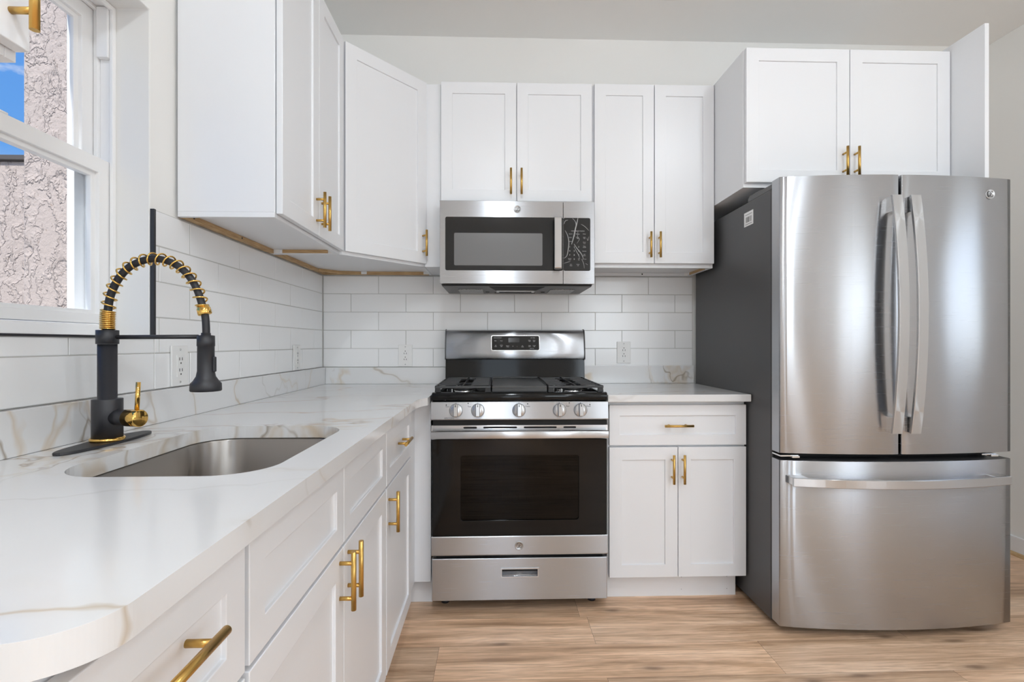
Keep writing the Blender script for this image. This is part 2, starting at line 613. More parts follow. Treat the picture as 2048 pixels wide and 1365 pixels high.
# floor: planks laid left to right, one mesh
fb = bmesh.new()
lay = fb.faces.layers.float.new('plank')
def fquad(x0, x1, y0, y1, z, val, mi):
    f = fb.faces.new([fb.verts.new(c_) for c_ in ((x0, y0, z), (x1, y0, z), (x1, y1, z), (x0, y1, z))])
    f[lay] = val
    f.material_index = mi
rowh = 0.1925
y1 = -0.125
joints = {3: 1.335, 4: 1.96, 5: 1.335, 6: 2.45}
r_ = 0
while y1 > REAR:
    y0 = max(y1 - rowh, REAR)
    j = joints.get(r_, random.uniform(0, 1.22))
    xs = [j + 1.22 * k for k in range(-3, 5)]
    xs = [0.0] + [x for x in xs if 0.05 < x < RIGHT - 0.05] + [RIGHT]
    for a, b in zip(xs, xs[1:]):
        fquad(a + 0.0004, b - 0.0004, y0 + 0.0004, y1 - 0.0004, 0, random.random(), 0)
    y1 = y0
    r_ += 1
fquad(0, RIGHT, -0.125, WY, 0, 0.5, 0)
fquad(0, RIGHT, REAR, WY, -0.0012, 0.5, 1)
# slab under the boards
vs = [fb.verts.new(c_) for c_ in ((-WT, REAR - 0.2, -0.1), (RIGHT + 0.2, REAR - 0.2, -0.1), (RIGHT + 0.2, 0.2, -0.1), (-WT, 0.2, -0.1))]
f = fb.faces.new(vs); f.material_index = 1
me = bpy.data.meshes.new('floor')
fb.to_mesh(me); fb.free()
me.materials.append(M['floor']); me.materials.append(M['gap'])
fl = bpy.data.objects.new('floor', me)
COL.objects.link(fl)
struct(fl)

struct(MB().box(-WT, RIGHT + 0.2, REAR - 0.2, 0.2, CEIL, CEIL + 0.2).build('ceiling', M['ceiling']))
struct(MB().box(-WT, RIGHT + 0.2, WY, 0.2, -0.1, CEIL).build('wall_back', M['wall']))
b = MB()
b.plate([(REAR, -0.1), (WY, -0.1), (WY, CEIL), (REAR, CEIL)], [[(a_, 0.95), (b_, 0.95), (b_, 2.05), (a_, 2.05)] for a_, b_ in SIDEWIN], RIGHT, RIGHT + 0.2, 'x')
struct(b.build('wall_right', M['wall']))
b = MB()
b.plate([(REAR, -0.1), (WY, -0.1), (WY, CEIL), (REAR, CEIL)], [[(WIN[0], WIN[2]), (WIN[1], WIN[2]), (WIN[1], WIN[3]), (WIN[0], WIN[3])]], -WT, WX, 'x')
struct(b.build('wall_left', M['wall'], bevel=0.003))
# wall behind the camera with a glazed door and a window
b = MB()
b.plate([(-WT, -0.1), (RIGHT + 0.2, -0.1), (RIGHT + 0.2, CEIL), (-WT, CEIL)],
        [[(0.66, 0.02), (1.38, 0.02), (1.38, 2.26), (0.66, 2.26)], [(2.25, 0.9), (3.25, 0.9), (3.25, 2.2), (2.25, 2.2)]], REAR - 0.2, REAR, 'y')
struct(b.build('wall_rear', M['wall']))
def rear_frame(name, x0, x1, z0, z1, bars):
    b = MB()
    fw = 0.05
    b.plate([(x0, z0), (x1, z0), (x1, z1), (x0, z1)], [[(x0 + fw, z0 + fw), (x1 - fw, z0 + fw), (x1 - fw, z1 - fw), (x0 + fw, z1 - fw)]], REAR - 0.14, REAR - 0.07, 'y')
    for z in bars:
        b.box(x0 + fw, x1 - fw, REAR - 0.13, REAR - 0.08, z - 0.02, z + 0.02)
    o = struct(b.build(name, M['vinyl']))
    g = MB().box(x0 + fw, x1 - fw, REAR - 0.108, REAR - 0.102, z0 + fw, z1 - fw).build('pane', M['glass'], o)
    return o
for k_, (a_, b_) in enumerate(SIDEWIN):
    b = MB()
    b.plate([(a_ + 0.001, 0.951), (b_ - 0.001, 0.951), (b_ - 0.001, 2.049), (a_ + 0.001, 2.049)], [[(a_ + 0.05, 1.0), (b_ - 0.05, 1.0), (b_ - 0.05, 2.0), (a_ + 0.05, 2.0)]], RIGHT + 0.05, RIGHT + 0.12, 'x')
    b.box(RIGHT + 0.06, RIGHT + 0.11, a_ + 0.05, b_ - 0.05, 1.48, 1.52)
    o = struct(b.build('window_%d' % (k_ + 3), M['vinyl']))
    MB().box(RIGHT + 0.08, RIGHT + 0.086, a_ + 0.05, b_ - 0.05, 1.0, 2.0).build('pane', M['glass'], o)
rear_frame('door_1', 0.662, 1.378, 0.022, 2.258, [])
rear_frame('window_2', 2.252, 3.248, 0.902, 2.198, [1.55])

# ---- the window over the sink (double hung)
wy0, wy1, wz0, wz1 = WIN
def yz(y0, y1, z0, z1):
    return [(y0, z0), (y1, z0), (y1, z1), (y0, z1)]
b = MB()
e = 0.001
def ring(x0, x1, ins, bot):
    b.plate(yz(wy0 + e, wy1 - e, wz0 + e, wz1 - e), [yz(wy0 + ins, wy1 - ins, wz0 + bot, wz1 - ins)], x0, x1, 'x')
ring(-0.1065, -0.098, 0.014, 0.026)     # inner lip
ring(-0.1395, -0.1065, 0.004, 0.030)    # track of the lower sash
ring(-0.1505, -0.1395, 0.013, 0.030)    # parting lip
ring(-0.1795, -0.1505, 0.007, 0.036)    # track of the upper sash
ring(-0.1990, -0.1795, 0.040, 0.046)    # outer stop
window = struct(b.build('window_1', M['vinyl'], bevel=0.0015))
zm = 1.627   # meeting rail
def sash(name, x0, x1, z0, z1, sw, tr, br):
    b = MB()
    ins = 0.005 if name == 'lower_sash' else 0.008
    ya, yb = wy0 + ins, wy1 - ins
    b.plate(yz(ya, yb, z0, z1), [yz(ya + sw, yb - sw, z0 + br, z1 - tr)], x0, x1, 'x')
    b.plate(yz(ya + sw - 0.001, yb - sw + 0.001, z0 + br - 0.001, z1 - tr + 0.001), [yz(ya + sw + 0.014, yb - sw - 0.014, z0 + br + 0.010, z1 - tr - 0.012)], x0 + 0.004, x1 - 0.010, 'x')
    o = b.build(name, M['vinyl'], window, bevel=0.0015)
    xm = (x0 + x1) / 2 - 0.004
    MB().box(xm - 0.002, xm + 0.002, ya + sw + 0.005, yb - sw - 0.005, z0 + br + 0.005, z1 - tr - 0.005).build('pane', M['glass'], o)
    return o
sash('lower_sash', -0.137, -0.109, wz0 + 0.032, zm + 0.018, 0.042, 0.040, 0.026)
sash('upper_sash', -0.1775, -0.1525, zm - 0.018, wz1 - 0.010, 0.040, 0.040, 0.030)
b = MB().box(-0.138, -0.1075, wy1 - 0.020, wy1 - 0.0045, 1.93, wz1 - 0.006)
b.build('balance_cover', M['vinyl'], window, bevel=0.002)
b = MB().box(-0.140, -0.112, -1.78, -1.66, zm + 0.0185, zm + 0.025).box(-0.135, -0.118, -1.74, -1.70, zm + 0.0252, zm + 0.033)
b.build('sash_lock', M['vinyl'], window, bevel=0.003)

# black edge trims of the tiling
struct(MB().box(-0.007, 0.0035, -1.3685, -1.3605, 1.166, 1.522).build('trim_1', M['matteblack']))
struct(MB().box(-0.007, 0.0035, -2.9, -1.369, 1.1615, 1.1665).build('trim_2', M['matteblack']))
# right wall: baseboard with a quarter round
struct(MB().box(RIGHT - 0.014, RIGHT - 0.0005, REAR, 0.0, 0.0, 0.10).build('baseboard_right', M['cab'], bevel=0.002))
qr = [(RIGHT - 0.014, 0.0), (RIGHT - 0.014, 0.018)] + [(RIGHT - 0.014 - 0.018 * math.sin(a), 0.018 * math.cos(a)) for a in [math.radians(15 * k) for k in range(1, 7)]]
struct(MB().prism(qr, REAR, 0.0, 'y').build('trim_3', M['rawwood']))

# ---- tiled splashbacks
ROWS = [(1.0175, 1.1195), (1.1195, 1.2205), (1.2205, 1.3215), (1.3215, 1.4225), (1.4225, 1.5215)]
TW = 0.3017
G = 0.0016
def tile_wall(name, a0, a1, joint_odd, joint_even, conv, zcap=None):
    b = MB()
    b.use(M['tile'])
    def one(u0, u1, z0, z1):
        if u1 - u0 < 0.012 or z1 - z0 < 0.008:
            return
        d = random.uniform(0.0, 0.0006)
        tl = (random.uniform(-1, 1) * 0.0004, random.uniform(-1, 1) * 0.0004)
        g = G / 2
        u0 += g; u1 -= g; z0 += g; z1 -= g
        be = 0.0016
        def P(u, z, dep):
            dep2 = dep + d + tl[0] * (1 if u > (u0 + u1) / 2 else -1) + tl[1] * (1 if z > (z0 + z1) / 2 else -1)
            return b.v(conv(u, z, dep2))
        F = [P(u0 + be, z0 + be, 0), P(u1 - be, z0 + be, 0), P(u1 - be, z1 - be, 0), P(u0 + be, z1 - be, 0)]
        E_ = [P(u0, z0, 0.0016), P(u1, z0, 0.0016), P(u1, z1, 0.0016), P(u0, z1, 0.0016)]
        K = [b.v(conv(u, z, 0.0068)) for u, z in ((u0, z0), (u1, z0), (u1, z1), (u0, z1))]
        b._f(F)
        for k in range(4):
            j = (k + 1) % 4
            b._f([E_[k], E_[j], F[j], F[k]])
            b._f([K[k], K[j], E_[j], E_[k]])
    for i, (z0, z1) in enumerate(ROWS):
        j = joint_odd if i % 2 == 0 else joint_even
        k0 = math.floor((a0 - j) / TW)
        cuts = [j + TW * k for k in range(k0, k0 + 30)]
        cuts = [a0] + [c_ for c_ in cuts if a0 + 0.005 < c_ < a1 - 0.005] + [a1]
        for u0, u1 in zip(cuts, cuts[1:]):
            if zcap is None:
                one(u0, u1, z0, z1)
            else:
                ys, zc = zcap
                if u1 <= ys:
                    one(u0, u1, z0, min(z1, zc))
                elif u0 >= ys:
                    one(u0, u1, z0, z1)
                else:
                    one(ys, u1, z0, z1)
                    one(u0, ys, z0, min(z1, zc))
    return b
b = tile_wall('t', 0.001, 2.064, 0.304, 0.153, lambda u, z, d: (u, d, z))
b.use(M['grout'])
b.box(0.001, 2.064, 0.0012, 0.0075, 1.0177, 1.5213)
tag(b.build('tile_splashback', parent=None, fix=True), 'white subway tile splashback on the wall behind the range and microwave', 'splashback')
b = tile_wall('t', -2.9, -0.009, -0.595, -0.435, lambda u, z, d: (-d, u, z), zcap=(-1.361, 1.161))
b.use(M['grout'])
b.box(-0.0075, -0.0012, -1.360, -0.009, 1.0177, 1.5213)
b.box(-0.0075, -0.0012, -2.9, -1.360, 1.0177, 1.161)
tag(b.build('tile_splashback', parent=None, fix=True), 'white subway tile splashback on the left wall below the sink window', 'splashback')

# ---- outlets
def outlet(label, loc, rotz, flip):
    r = thing('electrical_outlet', label, 'outlet', loc, rotz, None)
    W, H = 0.077, 0.121
    MB().box(-W / 2, W / 2, -0.0065, -0.0006, 0, H).build('cover_plate', M['plate'], r, bevel=0.002)
    b = MB()
    b.use(M['plate']).box(-0.0165, 0.0165, -0.0085, -0.0066, H / 2 - 0.033, H / 2 + 0.033)
    b.use(M['slot'])
    for s_ in (-1, 1):
        cz = H / 2 + s_ * 0.0165
        g = 1 if flip else -1
        for dx in (-0.0063, 0.0063):
            b.box(dx - 0.0012, dx + 0.0012, -0.0089, -0.0084, cz - g * 0.004 - 0.0045, cz - g * 0.004 + 0.0045)
        b.cyl((0, -0.0084, cz + g * 0.0085), (0, -0.0089, cz + g * 0.0085), 0.0026, 12)
    b.build('receptacle', None, r)
    for z in (0.012, H - 0.012):
        MB().lathe([(0.0, 0.0085), (0.003, 0.008), (0.0034, 0.0066)], (0, 0, z), 'y', 12).build('screw', M['screw'], r)
    return r
outlet('white outlet with upside-down sockets left of the range', (0.4525, 0, 1.0195), 0, True)
outlet('white outlet with upside-down sockets between range and fridge', (1.671, 0, 1.037), 0, True)
R90 = math.radians(90)
outlet('white outlet on the left wall behind the faucet spray head', (0.0, -1.2575, 1.0195), R90, False)
outlet('white outlet on the left wall near the room corner', (0.0, -0.372, 1.0195), R90, False)

# ------------------------------------------------------------------ cabinets
def handle(cx, cz, yf, vertical, parent, L=0.127, off=0.030):
    b = MB()
    y = yf - off
    R_, P_ = 0.0056, 0.0045
    sp = L * 0.3
    if vertical:
        b.cyl((cx, y, cz - L / 2), (cx, y, cz + L / 2), R_, 16)
        for s_ in (-1, 1):
            b.cyl((cx, yf + 0.0005, cz + s_ * sp), (cx, y, cz + s_ * sp), P_, 12)
    else:
        b.cyl((cx - L / 2, y, cz), (cx + L / 2, y, cz), R_, 16)
        for s_ in (-1, 1):
            b.cyl((cx + s_ * sp, yf + 0.0005, cz), (cx + s_ * sp, y, cz), P_, 12)
    o = b.build('handle', M['gold'], parent)
    o['label'] = 'brushed gold bar handle'
    return o

def fronts(root, d, items, t=0.019):
    """items: (kind, x0, x1, z0, z1, handle or None); front plane at y=-(d+t)"""
    for kind, x0, x1, z0, z1, hd in items:
        yf = -(d + t + 0.003)
        o = MB().shaker(x0, x1, z0, z1, yf, t, 0.056 if kind == 'door' else 0.047).build(kind, M['cab'], root, bevel=0.0014)
        if hd:
            handle(hd[0], hd[1], yf, hd[2], o)

def upper_body(root, w_, h_, d, rail='rawwood', side_wood=False):
    b = MB()
    T = 0.016
    b.box(0, w_, -d, -0.001, T, h_)                    # carcass above the recessed bottom
    b.box(0, T, -d, -0.001, 0, T)
    b.box(w_ - T, w_, -d, -0.001, 0, T)
    b.box(T, w_ - T, -d, -d + 0.02, 0, T)
    b.build('body', M['cab'], root, bevel=0.0012)
    o = MB().box(T + 0.001, w_ - T - 0.001, -0.02, -0.002, -0.001, T - 0.0005).build('mounting_rail', M[rail], root)
    if rail == 'rawwood':
        o['label'] = 'raw wood mounting rail'
    for x in (0.05, w_ * 0.55):
        MB().cyl((x, -0.0195, 0.008), (x, -0.0206, 0.008), 0.004, 10).build('screw', M['slot'], root)

# the upper cabinet on the left wall
UZ = 1.527
UT = 2.435
cab = thing('wall_cabinet', 'white two-door wall cabinet on the left wall between window and corner cabinet', 'cabinet', (0.0, -1.262, UZ), R90, None)
Wd = 0.624
upper_body(cab, Wd, UT - UZ, 0.288)
fronts(cab, 0.288, [('door', 0.004, 0.315, 0.012, UT - UZ, (0.288, 0.100, True)), ('door', 0.318, Wd - 0.012, 0.012, UT - UZ, (0.342, 0.100, True))])
# raw wood strip under its far end, white clips beside it
o = MB().box(Wd - 0.0175, Wd - 0.0165, -0.245, -0.055, 0.0012, 0.0155).build('wood_strip', M['rawwood'], cab)
o['label'] = 'raw wood strip under the cabinet end'
for yy in (-0.028, -0.258):
    MB().box(Wd - 0.019, Wd - 0.0165, yy - 0.014, yy + 0.011, 0.0012, 0.0155).build('corner_bracket', M['plate'], cab)

# diagonal corner cabinet (plan pentagon)
cab = thing('corner_wall_cabinet', 'white diagonal corner wall cabinet with one door and a single gold handle', 'cabinet', (0, 0, UZ))
cx0, cx1, cyn, cyf = 0.296, 0.600, -0.634, -0.292
pent = [(0.002, -0.002), (0.002, cyn), (cx0, cyn), (cx1, cyf), (cx1, -0.002)]
b = MB()
b.prism(pent, 0.016, UT - UZ - 0.001)
dv = Vector((cx1 - cx0, cyf - cyn)); dl = dv.length; du = dv / dl
nv = Vector((du.y, -du.x))                            # outward (towards the room)
def off(p_, k):
    return (p_[0] + nv.x * k, p_[1] + nv.y * k)
b.prism([(cx0, cyn), (cx1, cyf), off((cx1, cyf), -0.02), off((cx0, cyn), -0.02)], 0, 0.016)
b.prism([(0.002, cyn), (cx0, cyn), (cx0 - 0.01, cyn + 0.016), (0.002, cyn + 0.016)], 0, 0.016)
b.prism([(cx1 - 0.016, -0.002), (cx1 - 0.016, cyf - 0.02), (cx1, cyf), (cx1, -0.002)], 0, 0.016)
b.build('body', M['cab'], cab, bevel=0.0012)
b = MB()
b.box(0.003, 0.021, cyn + 0.02, -0.003, -0.001, 0.0155)
b.box(0.022, cx1 - 0.018, -0.021, -0.003, -0.001, 0.0155)
o = b.build('mounting_rail', M['rawwood'], cab)
o['label'] = 'raw wood mounting rail'
pl = [(0.0225, -0.13), (0.10, -0.045), (0.2, -0.0225), (0.185, -0.0215), (0.095, -0.035), (0.0225, -0.11)]
o = MB().prism(pl, 0.001, 0.0155).build('wood_strip', M['rawwood'], cab)
o['label'] = 'curved raw wood strip at the corner'
for xx in (0.215, 0.555):
    MB().box(xx, xx + 0.03, -0.0235, -0.0215, 0.001, 0.0155).build('corner_bracket', M['plate'], cab)
dw = dl - 0.018
ang = math.atan2(du.y, du.x)
def mk_diag_door():
    b = MB().shaker(0.006, dl - 0.004, 0.014, UT - UZ, -0.020, 0.019, 0.056)
    T = Matrix.Translation((cx0, cyn, 0)) @ Matrix.Rotation(ang, 4, 'Z')
    b.bm.transform(T)
    o = b.build('door', M['cab'], cab, bevel=0.0014)
    hb = MB()
    cx_, cz_ = dl - 0.030, 0.110
    hb.cyl((cx_, -0.05, cz_ - 0.0635), (cx_, -0.05, cz_ + 0.0635), 0.0056, 16)
    for s_ in (-1, 1):
        hb.cyl((cx_, -0.0195, cz_ + s_ * 0.038), (cx_, -0.05, cz_ + s_ * 0.038), 0.0045, 12)
    hb.bm.transform(T)
    h_ = hb.build('handle', M['gold'], o)
    h_['label'] = 'brushed gold bar handle'
mk_diag_door()

tag(MB().box(0.6015, 0.6805, -0.300, -0.002, 1.527, 2.434).build('filler_strip', M['cab'], bevel=0.0012), 'tall narrow white filler strip between corner cabinet and microwave cabinet', 'filler')

UD = 0.303
cab = thing('wall_cabinet', 'short white two-door wall cabinet directly above the microwave', 'cabinet', (0.682, 0, 1.832))
h_ = UT - 1.832
upper_body(cab, 0.751, h_, UD, 'cab')
fronts(cab, UD, [('door', 0.002, 0.372, 0.018, h_, (0.345, 0.108, True)), ('door', 0.3755, 0.748, 0.018, h_, (0.397, 0.108, True))])
cab = thing('wall_cabinet', 'tall white two-door wall cabinet between microwave and refrigerator', 'cabinet', (1.4345, 0, UZ))
h_ = 2.437 - UZ
upper_body(cab, 0.611, h_, UD, 'cab')
fronts(cab, UD, [('door', 0.008, 0.306, 0.020, h_, (0.283, 0.108, True)), ('door', 0.3095, 0.609, 0.020, h_, (0.330, 0.108, True))])
o = MB().box(0.5945, 0.5955, -0.25, -0.04, 0.001, 0.0155).build('wood_strip', M['rawwood'], cab)
o['label'] = 'raw wood strip under the cabinet end'
MB().box(0.575, 0.5935, -0.0225, -0.0205, 0.0005, 0.0155).build('corner_bracket', M['plate'], cab)

cab = thing('wall_cabinet', 'deep white two-door cabinet above the refrigerator', 'cabinet', (2.0475, 0, 1.838))
h_ = 2.446 - 1.838
b = MB().box(0, 0.924, -0.610, -0.001, 0, h_)
b.build('body', M['cab'], cab, bevel=0.0015)
fronts(cab, 0.610, [('door', 0.004, 0.466, 0.018, h_, (0.437, 0.106, True)), ('door', 0.4695, 0.923, 0.018, h_, (0.489, 0.106, True))])
tag(MB().box(2.9755, 2.9935, -0.785, 0.003, 1.80, 2.474).build('end_panel', M['cab'], bevel=0.0012), 'white end panel standing forward at the right of the fridge cabinet', 'panel')

# the wall cabinet near the camera, left of the window
cab = thing('wall_cabinet', 'white wall cabinet at the top left corner nearest the camera', 'cabinet', (0.0, -2.545, UZ), R90, None)
upper_body(cab, 0.455, UT - UZ, 0.303, 'cab')
fronts(cab, 0.303, [('door', 0.004, 0.451, 0.012, UT - UZ, (0.424, 0.090, True))])

# ---- base cabinets
BH = 0.890
def base_body(root, w_, d, toe_l=0.0, toe_r=0.0, hollow=False):
    if hollow:
        T = 0.016
        b = MB().box(0, w_, -d, -0.002, 0.112, 0.112 + T).box(0, T, -d, -0.002, 0.112 + T, BH).box(w_ - T, w_, -d, -0.002, 0.112 + T, BH)
        b.box(T, w_ - T, -0.008, -0.002, 0.112 + T, BH).box(T, w_ - T, -d, -d + 0.012, 0.112 + T, BH)
        b.build('body', M['cab'], root, bevel=0.0012)
    else:
        MB().box(0, w_, -d, -0.002, 0.112, BH).build('body', M['cab'], root, bevel=0.0012)
    MB().box(toe_l, w_ - toe_r, -d + 0.045, -0.05, 0, 0.1115).build('toe_kick', M['cab'], root, bevel=0.001)
BD = 0.588
cab = thing('base_cabinet', 'white base cabinet with one drawer over two doors between range and refrigerator', 'cabinet', (1.4455, 0, 0))
base_body(cab, 0.618, BD, 0.002, 0.018)
fronts(cab, BD, [('drawer', 0.006, 0.616, 0.699, 0.876, (0.306, 0.787, False)),
                 ('door', 0.006, 0.3095, 0.117, 0.690, (0.283, 0.597, True)),
                 ('door', 0.3125, 0.616, 0.117, 0.690, (0.330, 0.597, True))])
for x in (0.35, 0.56):
    for z in (0.03, 0.085):
        MB().cyl((x, -BD + 0.0447, z), (x, -BD + 0.0440, z), 0.0013, 8).build('nail_head', M['slot'], cab)

def left_base(label, ya, yb):
    r = thing('base_cabinet', label, 'cabinet', (0.0, ya, 0), R90, None)
    base_body(r, yb - ya, 0.594, hollow='sink base' in label)
    return r, yb - ya
cab, W_ = left_base('narrow white base cabinet with drawer and single door nearest the range', -1.2345, -0.778)
fronts(cab, 0.594, [('drawer', 0.004, W_ - 0.006, 0.703, 0.878, (W_ / 2, 0.80, False)),
                    ('door', 0.004, W_ - 0.006, 0.117, 0.695, (0.030, 0.617, True))])
cab, W_ = left_base('wide white sink base cabinet with two false drawer fronts and two doors', -2.0965, -1.2365)
hw = W_ / 2
fronts(cab, 0.594, [('drawer_front', 0.004, hw - 0.0015, 0.703, 0.878, None), ('drawer_front', hw + 0.0015, W_ - 0.004, 0.703, 0.878, None),
                    ('door', 0.004, hw - 0.0015, 0.117, 0.695, (hw - 0.030, 0.632, True)), ('door', hw + 0.0015, W_ - 0.004, 0.117, 0.695, (hw + 0.030, 0.632, True))])
cab, W_ = left_base('white drawer base cabinet at the near end of the sink counter', -2.392, -2.0985)
fronts(cab, 0.594, [('drawer', 0.004, W_ - 0.006, 0.703, 0.878, (W_ - 0.172, 0.818, False)),
                    ('drawer', 0.004, W_ - 0.006, 0.412, 0.695, (W_ - 0.172, 0.56, False)),
                    ('drawer', 0.004, W_ - 0.006, 0.117, 0.404, (W_ - 0.172, 0.26, False))])
# blind corner filler beside the range
b = MB()
cab = thing('corner_filler', 'plain white corner filler panel between left base cabinets and range', 'filler', (0, 0, 0))
MB().box(0.5975, 0.672, -0.612, -0.594, 0.113, 0.8925).box(0.02, 0.602, -0.7765, -0.6125, 0.113, 0.888).build('body', M['cab'], cab, bevel=0.0012)
MB().box(0.56, 0.672, -0.56, -0.545, 0, 0.1115).build('toe_kick', M['cab'], cab, bevel=0.001)
MB().box(0.55, 0.565, -0.775, -0.5615, 0, 0.1115).build('toe_kick', M['cab'], cab, bevel=0.001)

# ------------------------------------------------------------------ worktops and upstands
CT = 0.925
CB = 0.8935
edge = []
edge += [(0.0005, -0.0005), (0.0005, -2.412)]
rr = 0.065
for k in range(25):
    a = math.radians(270 + 90 * k / 24)
    edge.append((0.643 - rr + rr * math.cos(a), -2.412 + rr + rr * math.sin(a)))
# inside corner fillet towards the range
R2 = 0.20
ccx, ccy = 0.643 + R2, -0.645 - R2
for k in range(13):
    a = math.radians(180 - 90 * k / 12)
    x = ccx + R2 * math.cos(a); y = ccy + R2 * math.sin(a)
    if x > 0.675:
        break
    edge.append((x, y))
edge.append((0.675, ccy + math.sqrt(R2 ** 2 - (ccx - 0.675) ** 2)))
edge.append((0.675, -0.0005))
SX0, SX1, SY0, SY1 = 0.190, 0.557, -1.940, -1.428
hole = rrect(SX0, SX1, SY0, SY1, 0.095, 10)
b = MB().plate(edge, [hole], CB, CT)
tag(b.build('worktop', M['quartz'], bevel=0.003), 'white veined quartz worktop with the sink cut-out along the left wall', 'worktop')
tag(MB().box(1.4365, 2.0655, -0.648, -0.0005, CB, CT).build('worktop', M['quartzright'], bevel=0.003), 'small white quartz worktop between the range and the refrigerator', 'worktop')
tag(MB().box(0.0006, 0.0195, -2.412, -0.0006, CT + 0.0004, 1.0165).build('upstand', M['quartz'], bevel=0.0015), 'veined quartz upstand along the left wall behind the faucet', 'upstand')
tag(MB().box(0.0205, 0.676, -0.0195, -0.0006, CT + 0.0004, 1.0165).build('upstand', M['quartz'], bevel=0.0015), 'quartz upstand on the back wall left of the range', 'upstand')
tag(MB().box(1.4425, 2.064, -0.0195, -0.0006, CT + 0.0004, 1.0235).build('upstand', M['quartzright'], bevel=0.0015), 'quartz upstand with grey veins right of the range', 'upstand')

# ------------------------------------------------------------------ sink
sink = thing('kitchen_sink', 'brushed stainless steel undermount sink below the window', 'sink', ((SX0 + SX1) / 2, (SY0 + SY1) / 2, CB - 0.22))
hw_, hl_ = (SX1 - SX0) / 2, (SY1 - SY0) / 2
def sring(gx, z, r):
    return [(x, y, z) for x, y in rrect(-hw_ - gx, hw_ + gx, -hl_ - gx, hl_ + gx, r, 10)]
D_ = 0.22
b = MB()
rings = [sring(0.022, D_ - 0.0008, 0.115), sring(0.004, D_ - 0.0008, 0.099), sring(0.002, D_ - 0.006, 0.097), sring(-0.004, 0.035, 0.09),
         sring(-0.012, 0.015, 0.082), sring(-0.032, 0.004, 0.065), sring(-0.12, 0.001, 0.02)]
b.loft(rings, True, False, True)
b.loft([sring(0.022, D_ - 0.0008, 0.115), sring(0.022, D_ - 0.003, 0.115), sring(0.006, D_ - 0.004, 0.1), sring(0.001, 0.035, 0.09), sring(-0.03, -0.001, 0.065), sring(-0.12, -0.002, 0.02)], True, False, True)
b.build('bowl', M['steelsink'], sink, fix=True)
b = MB().lathe([(0.0, 0.002), (0.02, 0.002), (0.03, 0.004), (0.044, 0.006), (0.046, 0.0015)], (0, 0, 0), 'z', 28)
b.build('drain', M['chrome'], sink)

# ------------------------------------------------------------------ faucet
FX, FY = 0.092, -1.652
fau = thing('kitchen_faucet', 'matte black and gold pull-down spring faucet on the sink counter', 'faucet', (FX, FY, CT + 0.0002))
def stadium(L, Wd_, n=10):
    r = Wd_ / 2
    return [(r * math.cos(math.radians(a)), L / 2 - r + r * math.sin(math.radians(a))) for a in [180 * k / n for k in range(n + 1)]] + \
           [(r * math.cos(math.radians(a)), -L / 2 + r + r * math.sin(math.radians(a))) for a in [180 + 180 * k / n for k in range(n + 1)]]
def ellip(L, W_e, n=40):
    return [(W_e / 2 * math.copysign(abs(math.cos(a)) ** 0.8, math.cos(a)), L / 2 * math.sin(a)) for a in [2 * math.pi * k / n for k in range(n)]]
MB().prism(ellip(0.262, 0.062), 0, 0.006).build('deck_plate', M['matteblack'], fau, bevel=0.0015)
o = MB().lathe([(0.031, 0.0062), (0.0325, 0.008), (0.0325, 0.012), (0.031, 0.014)], seg=32).build('base_ring', M['goldpol'], fau)
o['label'] = 'gold base ring'
MB().lathe([(0.0285, 0.0142), (0.0285, 0.098), (0.0278, 0.0988), (0.018, 0.0988), (0.018, 0.220)], seg=36).build('body', M['matteblack'], fau, bevel=0)
MB().lathe([(0.0185, 0.2202), (0.021, 0.2204), (0.021, 0.251), (0.0185, 0.2512)], seg=32).build('collar', M['matteblack'], fau)
# the hose arch, in the plane across the counter
pts = [(0.0, 0.25), (0.0005, 0.285), (0.006, 0.325), (0.022, 0.362), (0.045, 0.389), (0.072, 0.404), (0.100, 0.410), (0.128, 0.406), (0.155, 0.393), (0.178, 0.371), (0.194, 0.344), (0.205, 0.312), (0.2125, 0.285), (0.2150, 0.255), (0.2145, 0.235)]
def spline(P, n=10):
    out = []
    for i in range(len(P) - 1):
        p0, p1, p2, p3 = P[max(i - 1, 0)], P[i], P[i + 1], P[min(i + 2, len(P) - 1)]
        for k in range(n):
            tt = k / n
            out.append(tuple(0.5 * ((2 * p1[j]) + (-p0[j] + p2[j]) * tt + (2 * p0[j] - 5 * p1[j] + 4 * p2[j] - p3[j]) * tt ** 2 + (-p0[j] + 3 * p1[j] - 3 * p2[j] + p3[j]) * tt ** 3) for j in range(len(p1))))
    out.append(P[-1])
    return out
arch = spline(pts, 12)
MB().tube([(x, 0, z) for x, z in arch], 0.0078, 14).build('hose', M['rubber'], fau)
# gold spring round the hose: tight at the bottom, open along the arch
def arclen(P):
    L = [0]
    for a, b_ in zip(P, P[1:]):
        L.append(L[-1] + math.dist(a, b_))
    return L
AL = arclen(arch)
def at_len(s_):
    for i in range(len(AL) - 1):
        if AL[i + 1] >= s_:
            f_ = (s_ - AL[i]) / max(AL[i + 1] - AL[i], 1e-9)
            p_ = [arch[i][j] + (arch[i + 1][j] - arch[i][j]) * f_ for j in (0, 1)]
            d_ = Vector((arch[i + 1][0] - arch[i][0], arch[i + 1][1] - arch[i][1])).normalized()
            return p_, d_
    return arch[-1], Vector((0, -1))
s_end = AL[-1] * 0.845
coil = []
s_ = 0.002
ph = 0.0
NSEG = 18
while s_ < s_end:
    (x, z), d_ = at_len(s_)
    nrm = Vector((-d_.y, d_.x))
    Rr = 0.0128
    coil.append((x + nrm.x * Rr * math.cos(ph), Rr * math.sin(ph), z + nrm.y * Rr * math.cos(ph)))
    k_ = max(0.0, min(1.0, (s_ - 0.042) / 0.006))
    pitch = 0.0042 + (0.0185 - 0.0042) * k_
    s_ += pitch / NSEG
    ph += 2 * math.pi / NSEG
o = MB().tube(coil, 0.0019, 8).build('spring', M['goldpol'], fau)
